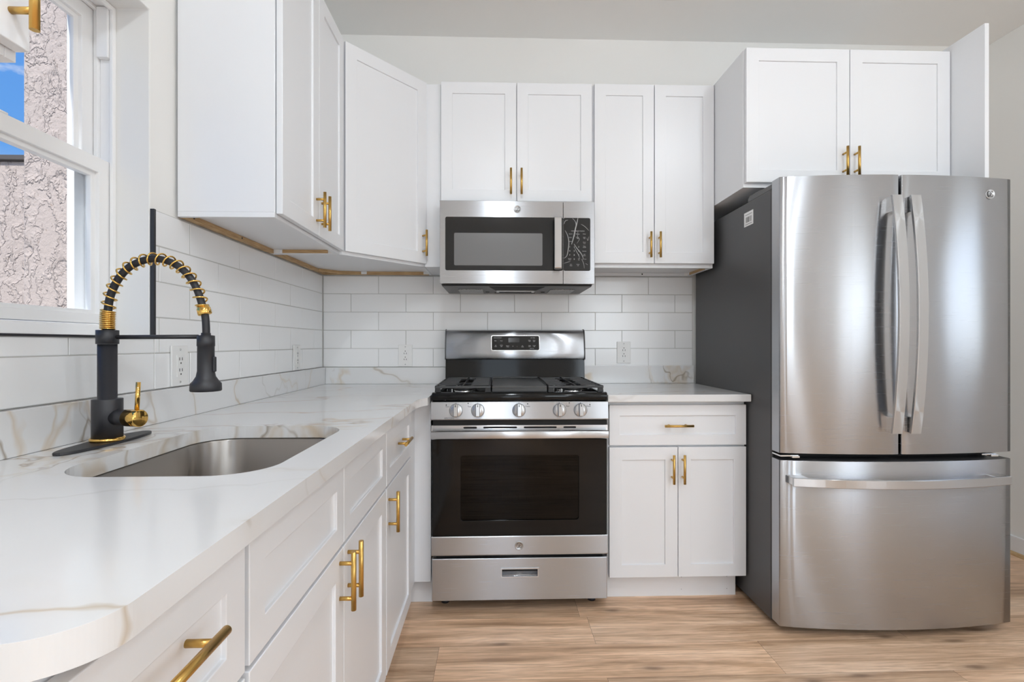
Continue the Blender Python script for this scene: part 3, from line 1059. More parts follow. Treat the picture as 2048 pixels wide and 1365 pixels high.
o['label'] = 'polished gold spring coil'
(x, z), d_ = at_len(AL[-1] * 0.865)
dd = Vector((d_.x, 0, d_.y))
uu = Vector((0, 1, 0)); vv = dd.cross(uu)
o = MB().lathe([(0.010, -0.012), (0.0128, -0.0115), (0.0128, -0.006), (0.0142, -0.005), (0.0142, 0.008), (0.0128, 0.0095), (0.009, 0.010)], (x, 0, z), (uu, vv, dd), 28).build('hose_collar', M['goldpol'], fau)
o['label'] = 'gold hose collar'
HX = 0.2145
MB().lathe([(0.0, 0.245), (0.0095, 0.245), (0.0098, 0.240), (0.0175, 0.239), (0.018, 0.216), (0.017, 0.215), (0.0172, 0.16), (0.0195, 0.148), (0.0255, 0.138), (0.031, 0.132), (0.0315, 0.117), (0.030, 0.115), (0.0, 0.115)], (HX, 0, 0), 'z', 36).build('spray_head', M['matteblack'], fau)
MB().box(HX + 0.0165, HX + 0.0215, -0.005, 0.005, 0.158, 0.192).build('spray_button', M['matteblack'], fau, bevel=0.002)
MB().cyl((0.019, 0, 0.2355), (HX - 0.017, 0, 0.2365), 0.0048, 16).build('docking_arm', M['matteblack'], fau)
# side valve and lever
va = Vector((math.cos(math.radians(-14)), math.sin(math.radians(-14)), 0))
vb = Vector((-va.y, va.x, 0)); vc = Vector((0, 0, 1))
MB().lathe([(0.0175, 0.020), (0.0175, 0.054), (0.017, 0.0545)], (0, 0, 0.058), (vb, vc, va), 30).build('valve_stub', M['matteblack'], fau)
o = MB().lathe([(0.017, 0.0548), (0.0188, 0.0552), (0.0188, 0.088), (0.0182, 0.0895), (0.016, 0.0905), (0.0, 0.0915)], (0, 0, 0.058), (vb, vc, va), 32).build('valve_cap', M['goldpol'], fau)
o['label'] = 'polished gold valve cap'
lp = va * 0.080
o = MB().cyl((lp.x, lp.y, 0.076), (lp.x + 0.003, lp.y, 0.137), 0.0046, 16).build('lever', M['goldpol'], fau)
o['label'] = 'gold lever rod'

# ------------------------------------------------------------------ round maker's emblem: ring and script monogram
def emblem(parent, x, y, z, r):
    b = MB()
    b.lathe([(r, 0.0), (r, 0.0022), (r * 0.96, 0.003), (r * 0.86, 0.003), (r * 0.82, 0.0022), (0.0, 0.0022)], (x, y, z), 'y', 36)
    b.build('emblem', M['emblem'], parent)
    k = MB()
    yy = y - 0.0024
    def stroke(P, wd=0.045):
        Q = spline(P, 6)
        k.tube([(x + px * r, yy, z + pz * r) for px, pz in Q], wd * r, 6)
    # script G
    stroke([(-0.08, 0.34), (-0.22, 0.52), (-0.44, 0.40), (-0.52, 0.0), (-0.40, -0.32), (-0.18, -0.34), (-0.06, -0.05), (-0.02, 0.12), (-0.30, 0.06)])
    stroke([(-0.04, 0.10), (-0.06, -0.30), (-0.22, -0.52), (-0.42, -0.50)])
    # script E
    stroke([(0.46, 0.34), (0.30, 0.52), (0.10, 0.40), (0.10, 0.16), (0.30, 0.04), (0.10, -0.04), (0.04, -0.34), (0.22, -0.50), (0.46, -0.34), (0.50, -0.16)])
    # the four curls in the border
    for a in (45, 135, 225, 315):
        ca, sa = math.cos(math.radians(a)), math.sin(math.radians(a))
        stroke([(0.70 * ca - 0.20 * sa, 0.70 * sa + 0.20 * ca), (0.66 * ca, 0.66 * sa), (0.70 * ca + 0.20 * sa, 0.70 * sa - 0.20 * ca)], 0.035)
    return k.build('monogram', M['darkgrey'], parent)

# ------------------------------------------------------------------ microwave
mw = thing('microwave', 'stainless steel over-the-range microwave with black door window', 'microwave', (0.6865, 0, 1.422))
W_ = 0.7405
MZ0, MZ1 = 0.012, 0.4065          # front, above the underside
yF = -0.400
b = MB()
b.use(M['darkgrey'])
b.prism([(-0.002, 0.006), (-0.352, 0.006), (-0.372, 0.012), (-0.372, 0.4085), (-0.002, 0.4085)], 0.004, W_ - 0.004, 'x')
b.build('body', None, mw, bevel=0.002)
XD = 0.5895                        # split between door and control side
# door: steel face with a dark glass window
def panel_with_hole(x0, x1, z0, z1, hole_, y0, y1):
    return MB().plate([(x0, z0), (x1, z0), (x1, z1), (x0, z1)], [hole_], y0, y1, 'y')
door = panel_with_hole(0.0, XD - 0.001, MZ0, MZ1, rrect(0.026, XD - 0.0015, 0.0745, 0.3295, 0.008), yF, -0.3735).build('door', M['steel'], mw, bevel=0.002)
o = MB().prism(rrect(0.0265, XD - 0.002, 0.075, 0.329, 0.0075), yF + 0.0015, -0.375, 'y').build('window_frame', M['blackpanel'], door)
o['label'] = 'black glass window surround'
o = MB().prism(rrect(0.068, 0.490, 0.0985, 0.2535, 0.006), yF + 0.0012, yF + 0.0016, 'y').build('window', M['mwscreen'], door)
o['label'] = 'grey perforated window'
emblem(door, 0.3700, yF - 0.0003, 0.368, 0.0175)
b = MB()
b.prism([(yF - 0.034, 0.078), (yF - 0.040, 0.084), (yF - 0.042, 0.2), (yF - 0.040, 0.32), (yF - 0.034, 0.327), (yF - 0.022, 0.327), (yF - 0.022, 0.078)], 0.543, 0.578, 'x')
hn = b.build('door_handle', M['steelbright'], mw, bevel=0.003)
for za, zb in ((0.080, 0.100), (0.305, 0.325)):
    MB().box(0.549, 0.572, yF - 0.0222, yF + 0.001, za, zb).build('handle_foot', M['matteblack'], hn, bevel=0.002)
# control side
cp = panel_with_hole(XD + 0.001, W_, MZ0, MZ1, rrect(XD + 0.0015, 0.7205, 0.0745, 0.3285, 0.008), yF, -0.3735).build('control_side', M['steel'], mw, bevel=0.002)
MB().prism(rrect(XD + 0.002, 0.720, 0.075, 0.328, 0.0075), yF + 0.0015, -0.375, 'y').build('control_panel', M['blackpanel'], cp)
b = MB()
yT = yF + 0.0012
def px2(u, v):   # photo pixel on the panel -> local x,z
    return (u - 1125.5) * 0.00239 + XD + 0.001, (543.5 - v) * 0.00239 + 0.0735
def T(s_, u, v, size=0.0058, al='CENTER'):
    x, z = px2(u, v)
    b.text(s_, x, z, yT, size, al)
T('CONVENIENCE COOKING', 1155, 463, 0.0054)
for s_, u, v in (('Popcorn', 1140.5, 469), ('Beverage', 1154.5, 469), ('Reheat', 1168, 469), ('Potato', 1140, 476), ('Frozen', 1154, 475.5), ('Veg', 1154, 478),
                 ('Cook', 1168, 475.5), ('Time', 1168, 478), ('Defrost', 1140, 484), ('Power', 1168, 485.5), ('Level', 1168, 488), ('Timer', 1168, 493.5), ('On/Off', 1168, 496),
                 ('Reminder', 1168, 503.5), ('Add', 1168, 510), ('30 sec', 1168, 512.5), ('Set Clock', 1168, 519.5),
                 ('Start', 1141, 530), ('Pause', 1141, 532.8), ('Cancel', 1155, 530), ('Off', 1155, 532.8), ('Express', 1138.5, 518.5), ('Cook', 1138.5, 521), ('Vent', 1157, 518.5), ('Fan', 1157, 521)):
    T(s_, u, v, 0.0050)
for i in range(9):
    T(str(i + 1), 1138.5 + 9 * (i % 3), 495 + 8.2 * (i // 3), 0.0095)
T('0', 1147.5, 519.7, 0.0095)
b.build('panel_print', M['print'], cp)
# wrinkled clear film still on the panel
b = MB()
def wr(P, r=0.0011):
    Q = spline([(*px2(u, v),) for u, v in P], 6)
    n = len(Q)
    b.tube([(x, yT - 0.0008, z) for x, z in Q], r, 6, rad=[r * (0.35 + 0.65 * math.sin(math.pi * (i + 0.5) / n)) for i in range(n)])
wr([(1127, 449), (1129.5, 443), (1135, 441)], 0.0016)
wr([(1155, 437), (1153, 446), (1150, 458), (1147.5, 470), (1145, 480), (1142, 490)], 0.0032)
wr([(1144, 438), (1149, 443), (1151, 450), (1149, 462), (1148, 474)], 0.0016)
wr([(1129, 462), (1134, 472), (1136.5, 486), (1135, 502), (1132.5, 513), (1127, 518)], 0.0020)
wr([(1147, 489), (1153, 498), (1158, 504), (1163, 511), (1166, 519)], 0.0022)
wr([(1148, 496), (1152, 504), (1156, 511), (1158.5, 518)], 0.0012)
wr([(1161, 449), (1169, 454), (1177, 462)], 0.0011)
wr([(1155, 462), (1154.5, 476), (1158, 479), (1153, 488)], 0.0009)
wr([(1127, 528), (1135, 525.5), (1140, 524)], 0.0010)
wr([(1162, 519), (1166, 527), (1168, 538)], 0.0010)
wr([(1173, 477), (1175, 482), (1177, 474)], 0.0008)
wr([(1170, 528), (1175, 531)], 0.0008)
o = b.build('protective_film', M['filmplastic'], mw)
o['label'] = 'wrinkles of clear protective film'
# underside: filters, vent mouth, slots
b = MB()
b.use(M['darkgrey'])
b.box(0.008, W_ - 0.008, -0.368, -0.01, 0.002, 0.0055)
b.build('underside', None, mw, bevel=0.001)
for x0 in (0.075, 0.545):
    MB().box(x0, x0 + 0.125, -0.245, -0.055, -0.002, 0.0018).build('grease_filter', M['mesh'], mw, bevel=0.001)
MB().prism([(0.235, -0.355), (0.505, -0.355), (0.475, -0.20), (0.265, -0.20)], 0.0002, 0.0018).build('vent_mouth', M['gap'], mw)
b = MB()
b.use(M['chrome']).box(0.27, 0.47, -0.165, -0.125, -0.003, 0.0018)
b.use(M['gap']).box(0.285, 0.455, -0.152, -0.142, -0.0045, -0.0031)
b.box(0.26, 0.48, -0.085, -0.065, -0.0005, 0.0018).box(0.212, 0.232, -0.12, -0.105, -0.0005, 0.0018).box(0.508, 0.528, -0.12, -0.105, -0.0005, 0.0018)
b.build('lamp_cover', None, mw)

# ------------------------------------------------------------------ range
rg = thing('gas_range', 'stainless steel gas range with black oven door and cast iron grates', 'range', (0.6795, 0, 0))
W_ = 0.7525
yD = -0.668
b = MB()
b.use(M['darkgrey'])
b.box(0.003, 0.03, -0.62, -0.022, 0.045, 0.900).box(W_ - 0.03, W_ - 0.003, -0.62, -0.022, 0.045, 0.900)
b.box(0.03, W_ - 0.03, -0.05, -0.022, 0.045, 0.900)
b.box(0.03, W_ - 0.03, -0.62, -0.05, 0.045, 0.26)
b.box(0.03, W_ - 0.03, -0.62, -0.05, 0.80, 0.895)
b.build('body', None, rg, bevel=0.002)
for x in (0.05, W_ - 0.05):
    for y in (-0.56, -0.08):
        MB().lathe([(0.018, 0.0), (0.018, 0.012), (0.008, 0.013), (0.008, 0.046)], (x, y, 0), 'z', 16).build('foot', M['matteblack'], rg)
# oven cavity seen through the glass
b = MB()
c0, c1, d0, d1, e0, e1 = 0.075, W_ - 0.075, -0.600, -0.13, 0.30, 0.74
for q in (((c0, d0, e0), (c1, d0, e0), (c1, d1, e0), (c0, d1, e0)), ((c0, d0, e1), (c0, d1, e1), (c1, d1, e1), (c1, d0, e1)),
          ((c0, d0, e0), (c0, d1, e0), (c0, d1, e1), (c0, d0, e1)), ((c1, d0, e0), (c1, d0, e1), (c1, d1, e1), (c1, d1, e0)),
          ((c0, d1, e0), (c1, d1, e0), (c1, d1, e1), (c0, d1, e1))):
    b._f([b.v(c_) for c_ in q])
b.build('oven_cavity', M['ovencavity'], rg, fix=False)
for z in (0.448, 0.585):
    b = MB()
    b.tube([(c0 + 0.01, -0.575, z), (c1 - 0.01, -0.575, z)], 0.003, 8).tube([(c0 + 0.01, -0.18, z), (c1 - 0.01, -0.18, z)], 0.003, 8)
    for k in range(17):
        x = c0 + 0.02 + (c1 - c0 - 0.04) * k / 16
        b.tube([(x, -0.58, z + 0.004), (x, -0.175, z + 0.004)], 0.0018, 6)
    b.build('oven_rack', M['chrome'], rg)
# oven door
b = MB()
b.use(M['blackgloss'])
b.plate([(0.004, 0.331), (W_ - 0.004, 0.331), (W_ - 0.004, 0.740), (0.004, 0.740)], [rrect(0.125, W_ - 0.125, 0.395, 0.672, 0.012)], yD + 0.002, yD + 0.008, 'y')
b.use(M['darkgrey'])
b.plate([(0.006, 0.25), (W_ - 0.006, 0.25), (W_ - 0.006, 0.79), (0.006, 0.79)], [rrect(0.12, W_ - 0.12, 0.39, 0.677, 0.012)], yD + 0.009, yD + 0.045, 'y')
odoor = b.build('oven_door', None, rg, bevel=0.0015)
MB().box(0.121, W_ - 0.121, yD + 0.0085, yD + 0.0115, 0.391, 0.676).build('door_glass', M['ovenglass'], odoor)
o = MB().prism([(yD, 0.248), (yD - 0.002, 0.252), (yD - 0.002, 0.326), (yD, 0.330), (yD + 0.009, 0.330), (yD + 0.009, 0.248)], 0.001, W_ - 0.001, 'x').build('lower_trim', M['steel'], odoor, bevel=0.0012)
o['label'] = 'stainless lower door trim'
emblem(odoor, 0.3725, yD - 0.0023, 0.289, 0.018)
b = MB().plate([(0.001, 0.742), (W_ - 0.001, 0.742), (W_ - 0.001, 0.800), (0.001, 0.800)],
               [rrect(a, c_, 0.7865, 0.7935, 0.003, 3) for a, c_ in ((0.137, 0.193), (0.221, 0.363), (0.393, 0.532), (0.562, 0.615))], yD - 0.001, yD + 0.008, 'y')
b.build('vent_trim', M['steelbright'], odoor, bevel=0.001)
b = MB().box(0.006, W_ - 0.006, yD + 0.0085, yD + 0.012, 0.742, 0.798)
b.build('vent_back', M['gap'], odoor)
b = MB().prism([(yD - 0.026, 0.745), (yD - 0.034, 0.750), (yD - 0.037, 0.765), (yD - 0.034, 0.778), (yD - 0.026, 0.782), (yD - 0.020, 0.776), (yD - 0.020, 0.750)], 0.004, W_ - 0.004, 'x', True)
b.box(0.004, 0.028, yD - 0.022, yD - 0.001, 0.752, 0.774).box(W_ - 0.028, W_ - 0.004, yD - 0.022, yD - 0.001, 0.752, 0.774)
b.build('door_handle', M['steelbright'], odoor, bevel=0.001)
# dark gap strip behind the handle and under the control panel
MB().box(0.006, W_ - 0.006, yD + 0.012, -0.622, 0.795, 0.826).build('gap_strip', M['gap'], rg)
# drawer with recessed pull
x0, x1 = 0.298, 0.453
b = MB().plate([(0.003, 0.058), (W_ - 0.003, 0.058), (W_ - 0.003, 0.236), (0.003, 0.236)], [[(x0, 0.157), (x1, 0.157), (x1, 0.191), (x0, 0.191)]], yD - 0.001, yD + 0.02, 'y')
dr = b.build('drawer', M['steel'], rg, bevel=0.003)
b = MB().plate([(x0 - 0.004, 0.153), (x1 + 0.004, 0.153), (x1 + 0.004, 0.195), (x0 - 0.004, 0.195)], [[(x0 + 0.002, 0.159), (x1 - 0.002, 0.159), (x1 - 0.002, 0.188), (x0 + 0.002, 0.188)]], yD - 0.0035, yD + 0.004, 'y')
b.prism([(yD + 0.004, 0.159), (yD + 0.026, 0.175), (yD + 0.026, 0.171), (yD + 0.004, 0.155)], x0, x1, 'x')
b.build('recessed_pull', M['steelbright'], dr, bevel=0.0008)
MB().box(x0 - 0.001, x1 + 0.001, yD + 0.024, yD + 0.03, 0.15, 0.195).build('pull_back', M['darkgrey'], dr)
MB().box(0.02, W_ - 0.02, yD + 0.02, -0.622, 0.06, 0.245).build('drawer_box', M['gap'], rg)
# control panel, leaning back a little
b = MB().prism([(yD - 0.012, 0.8245), (yD - 0.0135, 0.829), (yD - 0.0055, 0.899), (yD - 0.001, 0.9025), (yD + 0.04, 0.9025), (yD + 0.04, 0.8245)], 0.0, W_, 'x')
cpn = b.build('control_panel', M['steel'], rg, bevel=0.0015)
tilt = math.atan2(0.008, 0.070)
def on_panel(z):
    return yD - 0.0135 + (z - 0.829) * 0.008 / 0.070
nrm = Vector((0, -math.cos(tilt), math.sin(tilt)))
up = Vector((0, math.sin(tilt), math.cos(tilt)))
KX = [0.106, 0.198, 0.3715, 0.5435, 0.6325]
KR = [0, 0, 0, 0.12, 0.1]
for kx in KX:
    zc = 0.8645
    org = Vector((kx, on_panel(zc) - 0.0004, zc))
    b = MB().lathe([(0.0315 * 0.9, 0.0), (0.0285, 0.004), (0.0275, 0.012), (0.0255, 0.0145), (0.0, 0.0152)], org, (Vector((1, 0, 0)), up, nrm), 36)
    kn_ = b.build('knob', M['steelbright'], cpn)
    g = MB()
    gr = [(-0.0105, -0.0255), (0.0105, -0.0255), (0.0105, 0.0262), (-0.0105, 0.0262)]
    A = [org + Vector((1, 0, 0)) * a + up * c_ + nrm * 0.0152 for a, c_ in gr]
    B_ = [org + Vector((1, 0, 0)) * (a * 0.72) + up * (c_ * 0.97) + nrm * 0.031 for a, c_ in gr]
    g.loft([A, B_], False)
    g.build('grip', M['steelbright'], kn_, bevel=0.0015)
    tk = MB()
    C_ = org + nrm * 0.0313
    q = [C_ + Vector((1, 0, 0)) * a + up * c_ for a, c_ in ((-0.0015, 0.014), (0.0015, 0.014), (0.0015, 0.023), (-0.0015, 0.023))]
    tk._f([tk.v(c_) for c_ in q])
    tk.build('pointer', M['ink'], kn_)
b = MB()
def ptext(s_, x, z, size):
    T_ = Matrix.Translation((x, on_panel(z) - 0.0006, z)) @ Matrix.Rotation(math.radians(90) - tilt, 4, 'X')
    b.text(s_, 0, 0, 0, size, 'CENTER', T_)
for x, s_ in ((KX[0] - 0.035, 'Front'), (KX[1] - 0.035, 'Rear'), (KX[2] + 0.037, 'Center'), (KX[3] + 0.036, 'Rear'), (KX[4] + 0.035, 'Front')):
    ptext(s_, x, 0.8805, 0.0075)
def pdot(x, z, s2):
    q = [(x - s2, z - s2), (x + s2, z - s2), (x + s2, z + s2), (x - s2, z + s2)]
    b._f([b.v((a, on_panel(c_) - 0.0007, c_)) for a, c_ in q])
for x, on in ((KX[0] - 0.035, 0), (KX[1] - 0.035, 2), (KX[2] + 0.037, 4), (KX[3] + 0.036, 3), (KX[4] + 0.035, 1)):
    cs = [(-0.006, 0.8875), (0.006, 0.8875), (-0.006, 0.8945), (0.006, 0.8945), (0, 0.891)]
    for i, (dx, zz) in enumerate(cs):
        if i == on:
            pdot(x + dx, zz, 0.0021)
        elif i < 4:
            pdot(x + dx, zz, 0.0006)
for kx in KX:
    pdot(kx, 0.8955, 0.0012)
ptext('PUSH TO TURN', 0.078, 0.834, 0.0055)
ptext('ELECTRIC IGNITION', 0.078, 0.830, 0.0045)
b.build('panel_print', M['ink'], cpn)
# cooktop pan with rounded black front
b = MB().prism([(yD + 0.010, 0.9032), (yD - 0.006, 0.906), (yD - 0.007, 0.925), (yD - 0.003, 0.936), (yD + 0.010, 0.940), (yD + 0.03, 0.934), (yD + 0.045, 0.922), (-0.10, 0.920), (-0.095, 0.936), (-0.03, 0.936), (-0.03, 0.903)], 0.0035, W_ - 0.0035, 'x', True)
b.box(0.0025, 0.022, yD + 0.014, -0.06, 0.905, 0.934).box(W_ - 0.022, W_ - 0.0025, yD + 0.014, -0.06, 0.905, 0.934)
ck = b.build('cooktop', M['blackgloss'], rg, bevel=0.003)
# burners
BX = [(0.128, -0.50), (0.128, -0.22), (W_ - 0.128, -0.50), (W_ - 0.128, -0.22)]
for bx, by in BX:
    o = MB().lathe([(0.045, 0.9215), (0.043, 0.934), (0.041, 0.936), (0.0, 0.936)], (bx, by, 0), 'z', 28).build('burner', M['chrome'], ck)
    o['label'] = 'metal burner base'
    MB().lathe([(0.044, 0.9362), (0.046, 0.938), (0.046, 0.943), (0.040, 0.9465), (0.0, 0.947)], (bx, by, 0), 'z', 28).build('burner_cap', M['castiron'], o)
    MB().cyl((bx - 0.052, by - 0.02, 0.9215), (bx - 0.052, by - 0.02, 0.941), 0.0025, 8).build('igniter', M['plate'], o)
# grates
GT = 0.966
def grate(x0, x1):
    b = MB()
    ya, yb = -0.632, -0.102
    def bar(p, q, wd=0.009, hh=0.012, zt=GT):
        p = Vector((*p, 0)); q = Vector((*q, 0))
        d = (q - p).normalized(); n_ = Vector((-d.y, d.x, 0)) * wd / 2
        top = [p + n_ * 0.6, q + n_ * 0.6, q - n_ * 0.6, p - n_ * 0.6]
        bot = [p + n_, q + n_, q - n_, p - n_]
        b.loft([[(v.x, v.y, zt - hh) for v in bot], [(v.x, v.y, zt) for v in top]], False)
    bar((x0, ya), (x1, ya), 0.014, 0.010, GT - 0.001); bar((x0, yb), (x1, yb), 0.012)
    bar((x0 + 0.005, ya), (x0 + 0.005, yb), 0.012); bar((x1 - 0.005, ya), (x1 - 0.005, yb), 0.012)
    n = 7
    xm = (x0 + x1) / 2
    for k in range(1, n):
        y = ya + (yb - ya) * k / n
        bar((x0, y), (xm - 0.032, y), 0.009, 0.006); bar((xm + 0.032, y), (x1, y), 0.009, 0.006)
    bar((xm, ya), (xm, yb), 0.010, 0.008, GT + 0.001)
    for by in (-0.50, -0.22):
        for s1 in (-1, 1):
            for s2 in (-1, 1):
                bar((xm + s1 * 0.004, by + s2 * 0.004), (xm + s1 * 0.038, by + s2 * 0.030), 0.008, 0.007)
    for x, y in ((x0 + 0.012, ya + 0.004), (x1 - 0.012, ya + 0.004), (x0 + 0.012, yb), (x1 - 0.012, yb)):
        b.loft([[(x - 0.014, y - 0.007, 0.9225), (x + 0.014, y - 0.007, 0.9225), (x + 0.014, y + 0.007, 0.9225), (x - 0.014, y + 0.007, 0.9225)],
                [(x - 0.011, y - 0.006, GT - 0.010), (x + 0.011, y - 0.006, GT - 0.010), (x + 0.011, y + 0.006, GT - 0.010), (x - 0.011, y + 0.006, GT - 0.010)]], False)
    return b.build('grate', M['castiron'], rg, bevel=0.0012)
grate(0.012, 0.252)
grate(W_ - 0.252, W_ - 0.012)
b = MB()
b.box(0.2575, W_ - 0.2575, -0.632, -0.105, 0.953, 0.9635)
b.box(0.2575, W_ - 0.2575, -0.632, -0.615, 0.938, 0.953)
b.box(0.2575, W_ - 0.2575, -0.135, -0.105, 0.9635, 0.9705)
b.box(0.2575, 0.2625, -0.615, -0.135, 0.9635, 0.9665).box(W_ - 0.2625, W_ - 0.2575, -0.615, -0.135, 0.9635, 0.9665)
for x in (0.27, W_ - 0.27):
    for y in (-0.60, -0.13):
        b.box(x - 0.01, x + 0.01, y - 0.01, y + 0.01, 0.9225, 0.953)
b.build('griddle', M['griddle'], rg, bevel=0.0015)
# backguard
b = MB().prism([(-0.088, 0.937), (-0.076, 1.062), (-0.025, 1.062), (-0.025, 0.937)], 0.0025, W_ + 0.004, 'x')
b.build('splash_panel', M['blackgloss'], rg, bevel=0.002)
prof = [(-0.092, 1.064), (-0.096, 1.072), (-0.094, 1.10), (-0.088, 1.15), (-0.078, 1.20), (-0.068, 1.216), (-0.050, 1.222), (-0.028, 1.222), (-0.028, 1.064)]
b = MB().prism(prof, 0.0045, W_ + 0.001, 'x', True)
bgd = b.build('backguard', M['steel'], rg, bevel=0.001, angle=50)
big = [(-0.098, 1.060), (-0.101, 1.072), (-0.093, 1.15), (-0.081, 1.205), (-0.070, 1.220), (-0.050, 1.2255), (-0.024, 1.2255), (-0.024, 1.060)]
for xa, xb in ((0.0, 0.0043), (W_ + 0.0012, W_ + 0.0055)):
    MB().prism(big, xa, xb, 'x').build('end_cap', M['darkgrey'], bgd, bevel=0.001)
def bgy(z):
    return -0.094 + (z - 1.10) * 0.006 / 0.05 if z < 1.15 else -0.088 + (z - 1.15) * 0.010 / 0.05
def bgplate(x0, x1, z0, z1, r, lift, name, mat_, par):
    P_ = rrect(x0, x1, z0, z1, r, 5)
    b = MB()
    A = [(x, bgy(z) + 0.004, z) for x, z in P_]
    B_ = [(x, bgy(z) - lift, z) for x, z in P_]
    b.loft([A, B_], False)
    return b.build(name, mat_, par)
bgplate(0.2485, 0.5110, 1.1085, 1.1915, 0.010, 0.0018, 'display_bezel', M['chrome'], bgd)
dp = bgplate(0.2515, 0.5080, 1.1115, 1.1885, 0.008, 0.0024, 'display_panel', M['blackpanel'], bgd)
bgplate(0.342, 0.402, 1.153, 1.178, 0.002, 0.0028, 'clock_display', M['display'], dp)
b = MB()
sl = math.atan2(0.008, 0.05)
def btext(s_, u, v, size):
    x = (u - 983.0) * 0.00272 + 0.2495; z = 1.1905 - (v - 671.0) * 0.00272
    T_ = Matrix.Translation((x, bgy(z) - 0.0030, z)) @ Matrix.Rotation(math.radians(90) - sl, 4, 'X')
    b.text(s_, 0, 0, 0, size, 'CENTER', T_)
for s_, u, v, sz in (('OVEN CONTROLS', 995.5, 675.8, 0.0052), ('Bake', 991.5, 681.6, 0.0062), ('Broil', 1003, 681.6, 0.0062), ('Self', 991.5, 690.6, 0.0056), ('Clean', 991.5, 692.8, 0.0056),
                     ('Surface', 1003, 690.2, 0.0056), ('Light', 1003, 692.6, 0.0056), ('Kitchen', 1015.5, 691.5, 0.0056), ('Timer', 1015.5, 693.6, 0.0056), ('+', 1025.7, 692.4, 0.0095), ('-', 1034, 692.4, 0.0095), ('Set', 1044.8, 691.5, 0.0056), ('Clock', 1044.8, 693.6, 0.0056),
                     ('SET OVEN', 1065.5, 675.8, 0.0052), ('Delay', 1059, 680.6, 0.0056), ('Time', 1059, 682.6, 0.0056), ('Oven', 1068, 680.6, 0.0056), ('Light', 1068, 682.6, 0.0056),
                     ('Start', 1059, 691, 0.0062), ('Enter', 1059, 693, 0.0056), ('Cancel', 1068, 691, 0.0056), ('Off', 1068, 693, 0.0056), ('Hold 3 sec', 1063.5, 697, 0.0050)):
    btext(s_, u, v, sz)
b.build('panel_print', M['print'], dp)

# ------------------------------------------------------------------ refrigerator
fx0, fx1 = 2.069, 3.008
fr = thing('refrigerator', 'stainless french-door refrigerator with bottom freezer drawer and dark grey side', 'refrigerator', (fx0, 0, 0))
FW = fx1 - fx0
SP = 2.522 - fx0
b = MB().box(0.0, 0.900, -0.795, -0.03, 0.025, 1.772)
b.build('body', M['fridgeside'], fr, bevel=0.004)
MB().box(0.01, 0.89, -0.798, -0.7955, 0.05, 1.765).build('gasket', M['gap'], fr)
for x in (0.05, 0.85):
    for y in (-0.74, -0.10):
        MB().lathe([(0.02, 0), (0.02, 0.01), (0.008, 0.012), (0.008, 0.026)], (x, y, 0), 'z', 14).build('foot', M['matteblack'], fr)
MB().box(0.03, 0.87, -0.792, -0.70, 0.004, 0.0245).build('kick_plate', M['gap'], fr)
BOW = 0.040
def fy(x):
    u = (x - FW / 2) / (FW / 2)
    return -0.860 - BOW * (1 - u * u)
def fdoor(name, x0, x1, z0, z1):
    n = 16
    b = MB()
    b.use(M['steel'])
    xs = [x0 + (x1 - x0) * k / n for k in range(n + 1)]
    fr_ = [(x, fy(x)) for x in xs]
    re = 0.006
    P_ = [(x0, -0.802)] + [(x0, fy(x0) + re), (x0 + 0.0018, fy(x0) + 0.0018)] + [(x, y) for x, y in fr_[1:-1]] + [(x1 - 0.0018, fy(x1) + 0.0018), (x1, fy(x1) + re)] + [(x1, -0.802)]
    A = [b.v((x, y, z0)) for x, y in P_]
    B_ = [b.v((x, y, z1)) for x, y in P_]
    N = len(P_)
    for i in range(N):
        sm = 3 <= i < N - 4
        b._f([A[i], A[(i + 1) % N], B_[(i + 1) % N], B_[i]], 2 <= i <= N - 4)
    b.use(M['fridgeside'])
    b._f(A[::-1]); b._f(B_)
    return b.build(name, None, fr, bevel=0.0012, angle=60)
dL = fdoor('left_door', 0.0, SP - 0.005, 0.716, 1.803)
dR = fdoor('right_door', SP + 0.005, FW, 0.716, 1.803)
dF = fdoor('freezer_drawer', 0.0, FW, 0.034, 0.688)
def vhandle(par, xc, hwid=0.0195):
    z0, z1 = 0.803, 1.714
    n = 18
    b = MB()
    rings = []
    for k in range(n + 1):
        t_ = k / n
        z = z0 + (z1 - z0) * t_
        bow = 0.034 * (1 - (2 * t_ - 1) ** 2)
        yf_ = -0.936 - bow
        th = 0.011
        wd_ = hwid
        rings.append([(xc - wd_, yf_ + th, z), (xc - wd_, yf_ + 0.002, z), (xc - wd_ + 0.002, yf_, z), (xc + wd_ - 0.002, yf_, z), (xc + wd_, yf_ + 0.002, z), (xc + wd_, yf_ + th, z)])
    b.loft(rings, False)
    o = b.build('handle', M['steelbright'], par)
    for za, zb in ((z0 + 0.001, z0 + 0.062), (z1 - 0.062, z1 - 0.001)):
        MB().box(xc - hwid * 0.8, xc + hwid * 0.8, -0.934, fy(xc) + 0.003, za, zb).build('handle_mount', M['chrome'], o, bevel=0.002)
    return o
vhandle(dL, 2.482 - fx0)
vhandle(dR, 2.5555 - fx0)
def hhandle(par):
    x0, x1 = 2.088 - fx0, 2.945 - fx0
    n = 24
    b = MB()
    rings = []
    for k in range(n + 1):
        t_ = k / n
        x = x0 + (x1 - x0) * t_
        bow = 0.052 * (1 - (2 * t_ - 1) ** 2)
        yf_ = -0.922 - bow
        z0, z1 = 0.601, 0.634
        rings.append([(x, yf_ + 0.011, z0), (x, yf_ + 0.002, z0), (x, yf_, z0 + 0.002), (x, yf_, z1 - 0.002), (x, yf_ + 0.002, z1), (x, yf_ + 0.011, z1)])
    b.loft(rings, False)
    o = b.build('handle', M['steelbright'], par)
    for xa in (x0 + 0.001, x1 - 0.062):
        MB().box(xa, xa + 0.061, -0.9225, fy(xa + 0.03) + 0.006, 0.603, 0.632).build('handle_mount', M['chrome'], o, bevel=0.002)
hhandle(dF)
